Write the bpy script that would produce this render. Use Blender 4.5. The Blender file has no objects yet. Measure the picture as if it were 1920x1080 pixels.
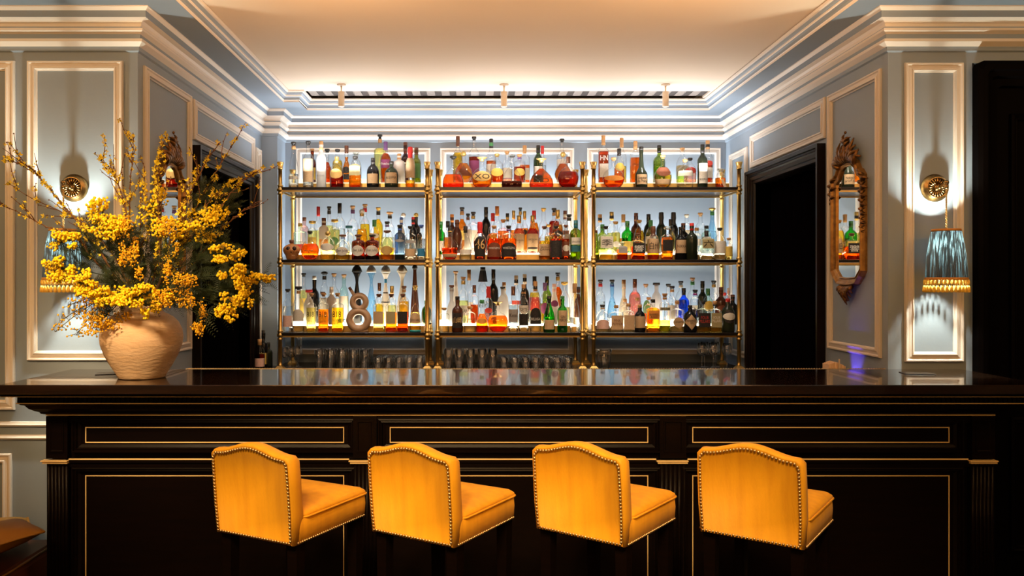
import bpy, math, random
from mathutils import Vector, Matrix
random.seed(11)
PI = math.pi
sc = bpy.context.scene
COL = sc.collection

# ---------------------------------------------------------------- camera, light, exposure
EYE = 1.546
F = 1510.0            # focal length in pixels of the 1920 wide frame
cam_d = bpy.data.cameras.new('camera')
cam_d.sensor_width = 36.0
cam_d.lens = 36.0 * F / 1920.0
cam_d.shift_x = 70.0 / 1920.0
cam_d.shift_y = -10.0 / 1920.0
cam_d.clip_end = 60
cam = bpy.data.objects.new('camera', cam_d)
cam.location = (0, 0, EYE)
cam.rotation_euler = (PI / 2, 0, 0)
COL.objects.link(cam)
sc.camera = cam

sc.view_settings.view_transform = 'Standard'
sc.view_settings.look = 'None'
sc.view_settings.gamma = 1.0
sc.view_settings.use_curve_mapping = False
sc.view_settings.exposure = 0.0
sc.cycles.use_denoising = True
sc.cycles.transparent_max_bounces = 40
sc.cycles.max_bounces = 14
sc.cycles.transmission_bounces = 12
sc.cycles.glossy_bounces = 6
sc.cycles.diffuse_bounces = 4
sc.cycles.caustics_refractive = False
sc.cycles.caustics_reflective = False
sc.cycles.sample_clamp_indirect = 4.0

world = bpy.data.worlds.new('world')
sc.world = world
world.use_nodes = True
world.node_tree.nodes['Background'].inputs[0].default_value = (1.0, 0.66, 0.36, 1)
world.node_tree.nodes['Background'].inputs[1].default_value = 0.05

def light(name, kind, loc, energy, color, size=None, size_y=None, aim=None, radius=None, spot=None, spread=None):
    d = bpy.data.lights.new(name, kind)
    d.energy = energy
    d.color = color
    if kind == 'AREA':
        d.shape = 'RECTANGLE' if size_y else 'SQUARE'
        d.size = size
        if size_y: d.size_y = size_y
        if spread: d.spread = math.radians(spread)
    else:
        if radius is not None: d.shadow_soft_size = radius
    if kind == 'SPOT':
        d.spot_size = spot
        d.spot_blend = 0.8
    o = bpy.data.objects.new(name, d)
    o.location = loc
    if aim is not None:
        v = Vector(aim) - Vector(loc)
        o.rotation_euler = v.to_track_quat('-Z', 'Y').to_euler()
    COL.objects.link(o)
    return o

WARM = (1.0, 0.51, 0.17)
COOL = (0.90, 0.95, 1.0)
# the room behind the camera: warm ceiling lamps, plus added fill lights
light('room_lamp', 'AREA', (0.2, -1.6, 2.85), 78, WARM, 2.4, 1.0, aim=(0.2, 3.5, 0.9))
light('room_lamp', 'AREA', (-3.1, 2.1, 2.88), 36, WARM, 0.9, 0.5, aim=(-2.5, 4.1, 1.5))
light('room_lamp', 'AREA', (3.3, 2.1, 2.88), 24, WARM, 0.9, 0.5, aim=(2.6, 4.1, 1.5))
for xs_ in (-0.7, 1.1):
    light('ceiling_fill_front', 'AREA', (xs_, 2.45, 2.46), 46, (1.0, 0.56, 0.26), 0.6, 0.3, aim=(xs_, 3.1, 3.03), spread=86)  # unseen lights added to warm and brighten the ceiling
light('vase_fill', 'SPOT', (-1.75, 1.7, 2.9), 560, (1.0, 0.68, 0.36), aim=(-1.56, 3.75, 1.45), radius=0.22, spot=0.62)  # unseen spot added to brighten the vase and flowers
for xs_ in (-1.0, 0.25, 1.45):
    light('shelf_fill', 'SPOT', (xs_ * 0.9, 3.95, 2.97), 50, (1.0, 0.84, 0.62), aim=(xs_, 6.3, 1.72), radius=0.04, spot=0.95)  # unseen spots added to light the bottle labels from the front
for xs_ in (-0.95, -0.35, 0.25, 0.85):
    light('stool_downlight', 'SPOT', (xs_ - 0.2, 0.55, 2.9), 225, (1.0, 0.64, 0.30), aim=(xs_ + 0.1, 2.9, 0.72), radius=0.12, spot=0.62)
# LED strips behind the shelves (wall washers), one behind every shelf of every unit
BAYS = [(525.5, 801.0), (820.5, 1092.0), (1113.0, 1385.6)]
SHELF_Z = [2.289, 1.725, 1.158]
DF, DB = 6.27, 6.70
def XX(px, d): return (px - 890.0) * d / F
for bi, (a, b) in enumerate(BAYS):
    xa, xb = XX(a, DF), XX(b, DF)
    for si, z in enumerate(SHELF_Z):
        e = [5.5, 8.2, 5.6][si]
        light('led_strip', 'AREA', ((xa + xb) / 2, 6.765 if si == 0 else 6.705, z + 0.02), e, COOL, xb - xa - 0.06, 0.02,
              aim=((xa + xb) / 2, 6.79 if si == 0 else 6.80, z + 0.5))
# fill lights added in mid-air before the top shelf to brighten the ceiling
for xl in (-1.0, 0.26, 1.5):
    light('ceiling_fill_back', 'AREA', (xl, 6.215, 2.40), 7.6, (1.0, 0.95, 0.94), 0.9, 0.03, spread=168, aim=(xl, 6.19, 3.05))
light('violet_light', 'SPOT', (2.06, 4.52, 0.93), 9, (0.16, 0.08, 1.0), aim=(2.135, 4.50, 1.10), radius=0.005, spot=0.9)

# ---------------------------------------------------------------- helpers
def P(px, py, d):
    return Vector(((px - 890.0) * d / F, d, EYE - (py - 530.0) * d / F))

def tag(o, label=None, cat=None, group=None, kind=None):
    if label: o['label'] = label
    if cat: o['category'] = cat
    if group: o['group'] = group
    if kind: o['kind'] = kind
    return o

def empty(name, loc, rz=0.0):
    o = bpy.data.objects.new(name, None)
    o.location = loc
    o.rotation_euler = (0, 0, rz)
    o.empty_display_size = 0.05
    COL.objects.link(o)
    return o

def put(name, me, parent=None, loc=(0, 0, 0), rot=None):
    o = bpy.data.objects.new(name, me)
    o.location = loc
    if rot: o.rotation_euler = rot
    COL.objects.link(o)
    if parent is not None: o.parent = parent
    return o

def part_copy(o, parent, loc=None):
    c = o.copy()
    COL.objects.link(c)
    c.parent = parent
    if loc is not None: c.location = loc
    return c

def copy_tree(o, parent=None):
    c = o.copy()
    COL.objects.link(c)
    if parent is not None: c.parent = parent
    for ch in list(o.children):
        copy_tree(ch, c)
    return c

class MB:
    def __init__(s):
        s.v, s.f, s.m, s.sm = [], [], [], []
    def add(s, verts, faces, mi=0, smooth=False):
        n = len(s.v)
        s.v.extend([tuple(v) for v in verts])
        for f in faces:
            s.f.append([i + n for i in f]); s.m.append(mi); s.sm.append(smooth)
    def box(s, x0, x1, y0, y1, z0, z1, mi=0):
        v = [(x0, y0, z0), (x1, y0, z0), (x1, y1, z0), (x0, y1, z0), (x0, y0, z1), (x1, y0, z1), (x1, y1, z1), (x0, y1, z1)]
        s.add(v, [(0, 3, 2, 1), (4, 5, 6, 7), (0, 1, 5, 4), (1, 2, 6, 5), (2, 3, 7, 6), (3, 0, 4, 7)], mi)
    def bbox(s, x0, x1, y0, y1, z0, z1, b=0.004, mi=0):
        # box with chamfered edges on top/bottom and vertical edges
        def ring(z, i):
            return [(x0 + i + b, y0 + i, z), (x1 - i - b, y0 + i, z), (x1 - i, y0 + i + b, z), (x1 - i, y1 - i - b, z),
                    (x1 - i - b, y1 - i, z), (x0 + i + b, y1 - i, z), (x0 + i, y1 - i - b, z), (x0 + i, y0 + i + b, z)]
        s.loft([ring(z0, b), ring(z0 + b, 0), ring(z1 - b, 0), ring(z1, b)], True, True, mi)
    def loft(s, rings, cap0=True, cap1=True, mi=0, smooth=False, closed=True):
        n = len(rings[0]); V = []; Fc = []
        for r in rings: V.extend(r)
        for k in range(len(rings) - 1):
            for i in range(n if closed else n - 1):
                j = (i + 1) % n
                Fc.append((k * n + i, k * n + j, (k + 1) * n + j, (k + 1) * n + i))
        if cap0: Fc.append(tuple(reversed(range(n))))
        if cap1: Fc.append(tuple((len(rings) - 1) * n + i for i in range(n)))
        s.add(V, Fc, mi, smooth)
    def lathe(s, prof, seg=20, c=(0, 0, 0), mi=0, cap0=True, cap1=True, smooth=True, sy=1.0, axis='z'):
        rings = []
        for (z, r) in prof:
            ring = []
            for i in range(seg):
                a = 2 * PI * i / seg
                x, y = r * math.cos(a), r * math.sin(a) * sy
                if axis == 'z': ring.append((c[0] + x, c[1] + y, c[2] + z))
                elif axis == 'y': ring.append((c[0] + x, c[1] + z, c[2] - y))
                else: ring.append((c[0] + z, c[1] + x, c[2] + y))
            rings.append(ring)
        s.loft(rings, cap0, cap1, mi, smooth)
    def tube(s, pts, rad, seg=6, mi=0, smooth=True, cap=True):
        pts = [Vector(p) for p in pts]
        n = len(pts)
        if not hasattr(rad, '__len__'): rad = [rad] * n
        rings = []; up = Vector((0.13, 0.21, 0.97)).normalized()
        for i, p in enumerate(pts):
            t = (pts[min(i + 1, n - 1)] - pts[max(i - 1, 0)])
            if t.length < 1e-9: t = Vector((0, 0, 1))
            t.normalize()
            a = t.cross(up)
            if a.length < 0.05: a = t.cross(Vector((1, 0.1, 0)))
            a.normalize(); b = t.cross(a).normalized()
            rings.append([tuple(p + a * (rad[i] * math.cos(2 * PI * k / seg)) + b * (rad[i] * math.sin(2 * PI * k / seg))) for k in range(seg)])
        s.loft(rings, cap, cap, mi, smooth)
    def ball(s, c, r, seg=8, rings=5, mi=0, sc3=(1, 1, 1)):
        V = [(c[0], c[1], c[2] - r * sc3[2])]
        for k in range(1, rings):
            a = PI * k / rings
            for i in range(seg):
                b = 2 * PI * i / seg
                V.append((c[0] + r * sc3[0] * math.sin(a) * math.cos(b), c[1] + r * sc3[1] * math.sin(a) * math.sin(b), c[2] - r * sc3[2] * math.cos(a)))
        V.append((c[0], c[1], c[2] + r * sc3[2]))
        Fc = []
        for i in range(seg):
            j = (i + 1) % seg
            Fc.append((0, 1 + j, 1 + i))
            for k in range(rings - 2):
                a0 = 1 + k * seg
                Fc.append((a0 + i, a0 + j, a0 + seg + j, a0 + seg + i))
            Fc.append((len(V) - 1, 1 + (rings - 2) * seg + i, 1 + (rings - 2) * seg + j))
        s.add(V, Fc, mi, True)
    def mesh(s, name, mats):
        me = bpy.data.meshes.new(name)
        me.from_pydata(s.v, [], s.f)
        if not isinstance(mats, (list, tuple)): mats = [mats]
        for m in mats: me.materials.append(m)
        me.polygons.foreach_set('material_index', s.m)
        me.polygons.foreach_set('use_smooth', s.sm)
        me.update()
        return me
    def build(s, name, mats, parent=None, loc=(0, 0, 0), rot=None):
        return put(name, s.mesh(name, mats), parent, loc, rot)

def sweep_path(mb, path, prof, mats_idx, closed=False):
    """mitred sweep of profile [(out, z)] along a plan path; outward = left of travel direction"""
    n = len(path)
    pts = [Vector((p[0], p[1])) for p in path]
    offs = []
    for i in range(n):
        if closed: a, b = pts[i - 1], pts[(i + 1) % n]
        else: a, b = (pts[i - 1] if i else None), (pts[i + 1] if i < n - 1 else None)
        ns = []
        if a is not None: d = (pts[i] - a).normalized(); ns.append(Vector((-d.y, d.x)))
        if b is not None: d = (b - pts[i]).normalized(); ns.append(Vector((-d.y, d.x)))
        if len(ns) == 2:
            m = (ns[0] + ns[1]); m = m / m.length; m = m / max(0.3, m.dot(ns[0]))
        else: m = ns[0]
        offs.append(m)
    V = []; 
    for i in range(n):
        for (o, z) in prof:
            q = pts[i] + offs[i] * o
            V.append((q.x, q.y, z))
    k = len(prof)
    base = len(mb.v)
    mb.v.extend(V)
    for i in range(n if closed else n - 1):
        j = (i + 1) % n
        for t in range(k - 1):
            mb.f.append([base + i * k + t, base + j * k + t, base + j * k + t + 1, base + i * k + t + 1])
            mb.m.append(mats_idx[t]); mb.sm.append(False)

def frame_mb(mb, o, ux, uz, un, x0, x1, z0, z1, prof, mi=0):
    """picture-frame moulding; o origin, ux/uz in-plane axes, un outward normal; prof [(inset, height)]"""
    o, ux, uz, un = Vector(o), Vector(ux), Vector(uz), Vector(un)
    rings = []
    for (ins, h) in prof:
        rings.append([tuple(o + ux * X + uz * Z + un * h) for X, Z in ((x0 + ins, z0 + ins), (x1 - ins, z0 + ins), (x1 - ins, z1 - ins), (x0 + ins, z1 - ins))])
    mb.loft(rings, False, False, mi)

# ---------------------------------------------------------------- materials
_mc = {}
def nodes_of(m):
    m.use_nodes = True
    nt = m.node_tree
    nt.nodes.clear()
    out = nt.nodes.new('ShaderNodeOutputMaterial')
    return nt, out
def pbr(name, col, rough=0.5, metal=0.0, spec=0.5, noise=None, bump=None, sheen=0.0, coat=0.0, trans=0.0, ior=1.45, emit=None, estr=0.0):
    """noise = (scale xyz, amount, second colour); bump = (scale xyz, strength)"""
    if name in _mc: return _mc[name]
    m = bpy.data.materials.new(name); nt, out = nodes_of(m)
    b = nt.nodes.new('ShaderNodeBsdfPrincipled')
    b.inputs['Base Color'].default_value = (*col, 1)
    b.inputs['Roughness'].default_value = rough
    b.inputs['Metallic'].default_value = metal
    b.inputs['Specular IOR Level'].default_value = spec
    b.inputs['Sheen Weight'].default_value = sheen
    b.inputs['Coat Weight'].default_value = coat
    b.inputs['Transmission Weight'].default_value = trans
    b.inputs['IOR'].default_value = ior
    if emit:
        b.inputs['Emission Color'].default_value = (*emit, 1)
        b.inputs['Emission Strength'].default_value = estr
    nt.links.new(b.outputs[0], out.inputs[0])
    if noise or bump:
        tc = nt.nodes.new('ShaderNodeTexCoord')
    def nz(scale, detail=4):
        mp = nt.nodes.new('ShaderNodeMapping'); mp.inputs['Scale'].default_value = scale
        nt.links.new(tc.outputs['Object'], mp.inputs['Vector'])
        n = nt.nodes.new('ShaderNodeTexNoise'); n.inputs['Scale'].default_value = 1.0; n.inputs['Detail'].default_value = detail
        nt.links.new(mp.outputs[0], n.inputs['Vector'])
        return n
    if noise:
        n = nz(noise[0])
        r = nt.nodes.new('ShaderNodeMapRange'); r.inputs[1].default_value = 0.35; r.inputs[2].default_value = 0.68
        r.inputs[4].default_value = noise[1]
        nt.links.new(n.outputs[0], r.inputs[0])
        mx = nt.nodes.new('ShaderNodeMix'); mx.data_type = 'RGBA'
        mx.inputs[6].default_value = (*col, 1); mx.inputs[7].default_value = (*noise[2], 1)
        nt.links.new(r.outputs[0], mx.inputs[0]); nt.links.new(mx.outputs[2], b.inputs['Base Color'])
    if bump:
        n = nz(bump[0]); bp = nt.nodes.new('ShaderNodeBump'); bp.inputs['Strength'].default_value = bump[1]; bp.inputs['Distance'].default_value = 0.01
        nt.links.new(n.outputs[0], bp.inputs['Height']); nt.links.new(bp.outputs[0], b.inputs['Normal'])
    _mc[name] = m
    return m

def thin_glass(name, tint, refl=1.0, rough=0.03, edge=0.5):
    """thin glass wall: lets light straight through, tinted, and mirrors at grazing angles"""
    if name in _mc: return _mc[name]
    m = bpy.data.materials.new(name); nt, out = nodes_of(m)
    t = nt.nodes.new('ShaderNodeBsdfTransparent')
    g = nt.nodes.new('ShaderNodeBsdfGlossy'); g.inputs[0].default_value = (1, 1, 1, 1); g.inputs['Roughness'].default_value = rough
    lw = nt.nodes.new('ShaderNodeLayerWeight'); lw.inputs[0].default_value = 0.5
    pw = nt.nodes.new('ShaderNodeMath'); pw.operation = 'POWER'; pw.inputs[1].default_value = 2.6
    nt.links.new(lw.outputs['Facing'], pw.inputs[0])
    # a glass wall seen edge-on is a longer way through the glass: it darkens towards its outline
    cm = nt.nodes.new('ShaderNodeMix'); cm.data_type = 'RGBA'
    cm.inputs[6].default_value = (*tint, 1); cm.inputs[7].default_value = (tint[0] ** 2 * edge, tint[1] ** 2 * edge, tint[2] ** 2 * edge, 1)
    p3 = nt.nodes.new('ShaderNodeMath'); p3.operation = 'POWER'; p3.inputs[1].default_value = 2.2
    nt.links.new(lw.outputs['Facing'], p3.inputs[0]); nt.links.new(p3.outputs[0], cm.inputs[0]); nt.links.new(cm.outputs[2], t.inputs[0])
    mr = nt.nodes.new('ShaderNodeMapRange'); mr.inputs[3].default_value = 0.05 * refl; mr.inputs[4].default_value = 0.6 * refl
    nt.links.new(pw.outputs[0], mr.inputs[0])
    mx = nt.nodes.new('ShaderNodeMixShader')
    nt.links.new(mr.outputs[0], mx.inputs[0]); nt.links.new(t.outputs[0], mx.inputs[1]); nt.links.new(g.outputs[0], mx.inputs[2])
    nt.links.new(mx.outputs[0], out.inputs[0])
    _mc[name] = m
    return m

def emitter(name, col, s):
    if name in _mc: return _mc[name]
    m = bpy.data.materials.new(name); nt, out = nodes_of(m)
    e = nt.nodes.new('ShaderNodeEmission'); e.inputs[0].default_value = (*col, 1); e.inputs[1].default_value = s
    nt.links.new(e.outputs[0], out.inputs[0])
    _mc[name] = m
    return m

M = {}
M['blackdoor'] = pbr('black_painted_door', (0.0018, 0.0012, 0.0012), 0.55, spec=0.03)
M['blue'] = pbr('blue_wall_paint', (0.265, 0.33, 0.405), 0.55, noise=((3, 3, 3), 0.25, (0.24, 0.30, 0.37)), bump=((60, 60, 60), 0.04))
M['cream'] = pbr('cream_moulding_paint', (0.80, 0.74, 0.67), 0.42)
M['ceil'] = pbr('cream_ceiling_paint', (0.80, 0.68, 0.55), 0.8, noise=((1.2, 1.2, 1.2), 0.3, (0.72, 0.60, 0.47)))
M['black'] = pbr('black_lacquered_wood', (0.004, 0.0022, 0.0018), 0.36, spec=0.15, noise=((4, 4, 60), 0.6, (0.007, 0.003, 0.002)))
M['bartop'] = pbr('polished_black_bar_wood', (0.010, 0.005, 0.003), 0.13, spec=0.8, coat=0.6, noise=((3, 60, 30), 0.7, (0.022, 0.009, 0.004)), bump=((6, 120, 60), 0.05))
M['gilt'] = pbr('gilt_line', (1.0, 0.76, 0.36), 0.45, metal=0.0, noise=((9, 9, 9), 0.3, (0.6, 0.34, 0.10)))
M['brass'] = pbr('aged_brass', (0.66, 0.43, 0.14), 0.40, metal=1.0, noise=((25, 25, 25), 0.35, (0.45, 0.27, 0.08)))
M['brassd'] = pbr('antique_brass', (0.45, 0.29, 0.11), 0.27, metal=1.0, noise=((60, 60, 60), 0.6, (0.12, 0.07, 0.025)))
M['shelf'] = pbr('dark_shelf_board', (0.012, 0.008, 0.006), 0.25)
M['velvet'] = pbr('mustard_velvet', (0.85, 0.42, 0.010), 0.62, sheen=0.06, noise=((26, 26, 2.0), 0.5, (0.60, 0.25, 0.005)), bump=((240, 240, 40), 0.12))
M['velvet2'] = pbr('ochre_leather', (0.30, 0.14, 0.012), 0.42, noise=((5, 5, 5), 0.6, (0.17, 0.06, 0.005)), bump=((30, 30, 30), 0.1))
M['leather'] = pbr('brown_leather', (0.10, 0.022, 0.008), 0.35, noise=((8, 8, 8), 0.5, (0.05, 0.012, 0.004)))
M['nail'] = pbr('brass_nail', (0.74, 0.54, 0.28), 0.40, metal=1.0)
M['floor'] = pbr('dark_floor_boards', (0.03, 0.014, 0.007), 0.4, noise=((2, 20, 1), 0.6, (0.015, 0.007, 0.004)))
M['curtain'] = pbr('black_curtain_cloth', (0.0015, 0.001, 0.0015), 1.0, spec=0.0)
M['clay'] = pbr('sandy_clay', (0.80, 0.57, 0.36), 0.8, noise=((14, 14, 40), 0.6, (0.66, 0.42, 0.22)), bump=((30, 30, 90), 0.35))
M['bark'] = pbr('brown_bark', (0.17, 0.075, 0.028), 0.8, noise=((40, 40, 40), 0.6, (0.08, 0.035, 0.015)))
M['petal'] = pbr('yellow_petal', (1.0, 0.80, 0.02), 0.6, sheen=0.2)
M['mimosa'] = pbr('mimosa_yellow', (1.0, 0.72, 0.012), 0.8, noise=((50, 50, 50), 0.4, (0.95, 0.56, 0.008)))
M['mimosad'] = pbr('mimosa_golden', (0.88, 0.50, 0.01), 0.8, noise=((50, 50, 50), 0.5, (0.7, 0.32, 0.006)))
M['leaf'] = pbr('dark_feathery_green', (0.016, 0.030, 0.007), 0.65)
M['white'] = pbr('white_metal', (0.72, 0.62, 0.50), 0.4)
M['paper'] = pbr('cream_paper', (0.85, 0.62, 0.42), 0.8)
M['giltrim'] = pbr('gilt_rim', (0.42, 0.22, 0.055), 0.32, metal=0.65, noise=((30, 30, 30), 0.7, (0.16, 0.07, 0.02)), bump=((60, 60, 60), 0.2))
M['mirror'] = pbr('mirror_glass', (0.86, 0.84, 0.78), 0.015, metal=1.0)
M['giltwood'] = pbr('worn_gilt_wood', (0.25, 0.115, 0.022), 0.36, metal=0.6, noise=((45, 45, 45), 0.9, (0.035, 0.014, 0.006)), bump=((90, 90, 90), 0.3))
M['glass'] = thin_glass('clear_glass', (0.985, 0.99, 0.985))
M['glassware'] = thin_glass('clear_glassware', (0.985, 0.985, 0.985), 2.4, 0.05, 0.8)
# ---------------------------------------------------------------- room shell
ZS, ZC = 2.95, 3.03                 # soffit, raised ceiling
XL, XR = -1.74, 2.135               # side walls of the bar recess
DW, DBK = 4.16, 6.85                # facing walls, back wall
def struct(mb, name, mats, parent=None):
    o = mb.build(name, mats, parent)
    if parent is None: o['kind'] = 'structure'
    return o

b = MB(); b.box(-4.6, 4.9, -2.6, 7.2, -0.05, 0.0)
struct(b, 'floor', M['floor'])
b = MB()
b.box(-1.43, 1.836, -2.6, 6.24, ZC, ZC + 0.05)                # raised field
b.box(-4.6, -1.43, -2.6, 7.2, ZS + 0.085, ZS + 0.12)
b.box(1.836, 4.9, -2.6, 7.2, ZS + 0.085, ZS + 0.12)
b.box(-1.43, 1.836, 6.24, 7.2, ZC + 0.06, ZC + 0.10)
ceil = struct(b, 'ceiling', M['ceil'])
b = MB()
b.box(-4.6, -1.482, -2.6, 7.2, ZS, ZS + 0.05)
b.box(1.902, 4.9, -2.6, 7.2, ZS, ZS + 0.05)
b.box(-1.482, 1.902, 6.542, 7.2, ZS, ZS + 0.05)
b.box(-1.482, -1.36, 6.242, 6.542, ZS, ZS + 0.05)
struct(b, 'ceiling_soffit', M['blue'], ceil)
# crown moulding round the raised ceiling
cp = [(0, 2.945), (0.0, 2.958), (0.004, 2.962), (0.004, 2.978), (0.016, 2.986), (0.020, 2.990), (0.021, 2.998), (0.030, 3.003), (0.034, 3.014), (0.044, 3.017), (0.048, 3.03)]
cm = [1, 1, 0, 0, 1, 1, 0, 0, 1, 1]
b = MB()
sweep_path(b, [(-1.48, -2.6), (-1.48, 6.24), (-1.36, 6.24), (-1.36, 6.54), (1.90, 6.54), (1.90, -2.6)], [(-o, z) for o, z in cp], cm)
struct(b, 'ceiling_crown', [M['blue'], M['cream']], ceil)
b = MB(); b.box(-1.35, 1.86, 6.24, 6.5, ZC + 0.03, ZC + 0.05)
# walls
def side_wall(name, xw, s, o0, o1):
    """xw wall plane, s=+1 when the wall body lies towards +x; o0..o1 door opening"""
    b = MB()
    xa, xb = sorted((xw, xw + s * 0.16))
    b.box(xa, xb, DW, o0, 0, ZS); b.box(xa, xb, o1, 7.0, 0, ZS); b.box(xa, xb, o0, o1, 2.30, ZS)
    return struct(b, name, M['blue'])
OL, OR = (5.06, 6.23), (5.00, 6.12)
wl = side_wall('wall_left', XL, -1, *OL)
wr = side_wall('wall_right', XR, 1, *OR)
b = MB(); b.box(-1.95, 2.35, DBK, 7.0, 0, ZS); 
wb = struct(b, 'wall_back', M['blue'])
b = MB(); b.box(XL, -1.61, 6.57, DBK, 0, ZS)
struct(b, 'wall_pier', M['blue'])  # wall pier projecting at the back left corner
b = MB(); b.box(-4.6, XL - 0.16, DW, DW + 0.14, 0, ZS)
wfl = struct(b, 'wall_front_left', M['blue'])
DX0, DX1, DZ = 2.57, 3.85, 2.68
b = MB(); b.box(XR + 0.16, DX0, DW, DW + 0.14, 0, ZS); b.box(DX0, DX1, DW, DW + 0.14, DZ, ZS); b.box(DX1, 4.9, DW, DW + 0.14, 0, ZS)
wfr = struct(b, 'wall_front_right', M['blue'])
b = MB(); b.box(XL - 0.16, XL, DW, DW + 0.001, 0, ZS)
# outer room walls
b = MB(); b.box(-4.75, -4.6, -2.6, 4.3, 0, ZS)
struct(b, 'wall_far_left', M['blue'])
b = MB(); b.box(4.9, 5.05, -2.6, 4.3, 0, ZS)
struct(b, 'wall_far_right', M['blue'])

# main cornice
pr = [(0, 2.735), (0.010, 2.742), (0.010, 2.752), (0.012, 2.762), (0.036, 2.782), (0.036, 2.797), (0.020, 2.799), (0.020, 2.824), (0.040, 2.838), (0.040, 2.850),
      (0.028, 2.853), (0.028, 2.860), (0.032, 2.874), (0.042, 2.886), (0.062, 2.894), (0.068, 2.896), (0.068, 2.930), (0.086, 2.944), (0.086, 2.952)]
pm = [0, 0, 0, 1, 1, 1, 0, 1, 1, 0, 0, 1, 1, 1, 1, 0, 1, 1]
b = MB()
sweep_path(b, [(4.9, DW), (XR, DW), (XR, DBK), (-1.61, DBK), (-1.61, 6.57), (XL, 6.57), (XL, DW), (-4.6, DW)], pr, pm)
struct(b, 'trim_1', [M['blue'], M['cream']])

# panel mouldings
FP = [(0, 0), (0, 0.010), (0.004, 0.017), (0.011, 0.017), (0.015, 0.011), (0.019, 0.011), (0.027, 0.014), (0.033, 0.014), (0.036, 0.019), (0.042, 0.019), (0.045, 0.008), (0.051, 0.005), (0.051, 0.0)]
def panel_frame(wall, side, a0, a1, z0, z1, k=1.0):
    b = MB()
    pf = [(i * k, h * k) for i, h in FP]
    if side == 'F': frame_mb(b, (0, DW, 0), (1, 0, 0), (0, 0, 1), (0, -1, 0), a0, a1, z0, z1, pf)
    if side == 'B': frame_mb(b, (0, DBK, 0), (1, 0, 0), (0, 0, 1), (0, -1, 0), a0, a1, z0, z1, pf)
    if side == 'L': frame_mb(b, (XL, 0, 0), (0, 1, 0), (0, 0, 1), (1, 0, 0), a0, a1, z0, z1, pf)
    if side == 'R': frame_mb(b, (XR, 0, 0), (0, 1, 0), (0, 0, 1), (-1, 0, 0), a0, a1, z0, z1, pf)
    b.build('panel_moulding', M['cream'], wall)
panel_frame(wfl, 'F', -2.308, -1.813, 1.144, 2.69)
panel_frame(wfl, 'F', -2.98, -2.372, 0.89, 2.69)
panel_frame(wfl, 'F', -3.65, -3.05, 0.89, 2.69)
panel_frame(wfl, 'F', -2.98, -2.387, 0.14, 0.665)
panel_frame(wfl, 'F', -3.65, -3.05, 0.14, 0.665)
panel_frame(wfr, 'F', 2.218, 2.521, 1.138, 2.68)
panel_frame(wl, 'L', 4.225, 4.92, 1.14, 2.686)
panel_frame(wl, 'L', 4.965, 6.33, 2.43, 2.68)
panel_frame(wl, 'L', 6.37, 6.53, 0.95, 2.62)
panel_frame(wr, 'R', 4.22, 4.85, 1.15, 2.67)
panel_frame(wr, 'R', 4.89, 6.21, 2.425, 2.675)
panel_frame(wr, 'R', 6.29, 6.72, 0.95, 2.61)
for a0, a1 in ((XX(555, DBK), XX(807, DBK)), (XX(825.5, DBK), XX(1076, DBK)), (XX(1101, DBK), XX(1351, DBK))):
    panel_frame(wb, 'B', a0, a1, 0.935, 2.69, 1.0)
b = MB()
for z in (0.803, 0.736):
    sweep_path(b, [(XL - 0.2, DW), (-4.6, DW)], [(0, z), (0.010, z + 0.002), (0.016, z + 0.010), (0.010, z + 0.017), (0.008, z + 0.024), (0, z + 0.026)], [0] * 5)
b.build('chair_rail', M['cream'], wfl)
b = MB(); sweep_path(b, [(XL - 0.2, DW), (-4.6, DW)], [(0, 0), (0.018, 0.0), (0.018, 0.10), (0.008, 0.115), (0, 0.12)], [0] * 4)
struct(b, 'baseboard_left', M['cream'])
b = MB(); sweep_path(b, [(4.9, DW), (DX1 + 0.1, DW)], [(0, 0), (0.018, 0.0), (0.018, 0.10), (0.008, 0.115), (0, 0.12)], [0] * 4)
struct(b, 'baseboard_right', M['cream'])

# doorways: stepped black casing + dark curtain hanging in the opening
CP = [(0, 0), (0, 0.052), (0.022, 0.052), (0.026, 0.040), (0.034, 0.036), (0.042, 0.040), (0.050, 0.030), (0.072, 0.026), (0.078, 0.016), (0.096, 0.014), (0.100, 0.0), (0.100, -0.15)]
def casing(name, o, ux, un, x0, x1, ztop, handle=False):
    b = MB(); uz = (0, 0, 1)
    o, ux, un = Vector(o), Vector(ux), Vector(un)
    def pt(X, Z, h): return tuple(o + ux * X + Vector((0, 0, Z)) + un * h)
    rings = []
    for (i, h) in CP:
        rings.append([pt(x0 + i, 0, h), pt(x0 + i, ztop - i, h), pt(x1 - i, ztop - i, h), pt(x1 - i, 0, h)])
    b.loft(rings, False, False, 0, closed=False)
    e = empty(name, tuple(o + ux * x0)); e['kind'] = 'structure'
    c = b.build('casing', M['black'], None)
    c.parent = e; c.location = -e.location
    return e
casing('door_1', (XL, 0, 0), (0, 1, 0), (1, 0, 0), 4.96, 6.33, 2.395)
casing('door_2', (XR, 0, 0), (0, 1, 0), (-1, 0, 0), 4.90, 6.22, 2.395)
def curtain(name, xw, y0, y1, label):
    b = MB(); n = 90; top, bot = [], []
    for sgn in (0, 1):
        for z in (0.02, 2.36):
            ring = []
            for i in range(n + 1):
                t = i / n
                ring.append((xw + 0.022 * math.sin(t * 46 + 1.3 * math.sin(t * 9)) + sgn * 0.004, y0 + (y1 - y0) * t, z))
            (bot if z < 1 else top).append(ring)
    b.loft([bot[0], top[0]], False, False, 0, True, closed=False)
    b.loft([bot[1], top[1]], False, False, 0, True, closed=False)
    b.loft([top[0], top[1]], False, False, 0, True, closed=False)
    o = b.build(name, M['curtain'], None)
    r = MB(); r.tube([(xw, y0 - 0.01, 2.365), (xw, y1 + 0.01, 2.365)], 0.012, 8)
    r.build('curtain_rod', M['black'], o)
    return tag(o, label, 'curtain', 'black curtains in the side doorways')
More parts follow.
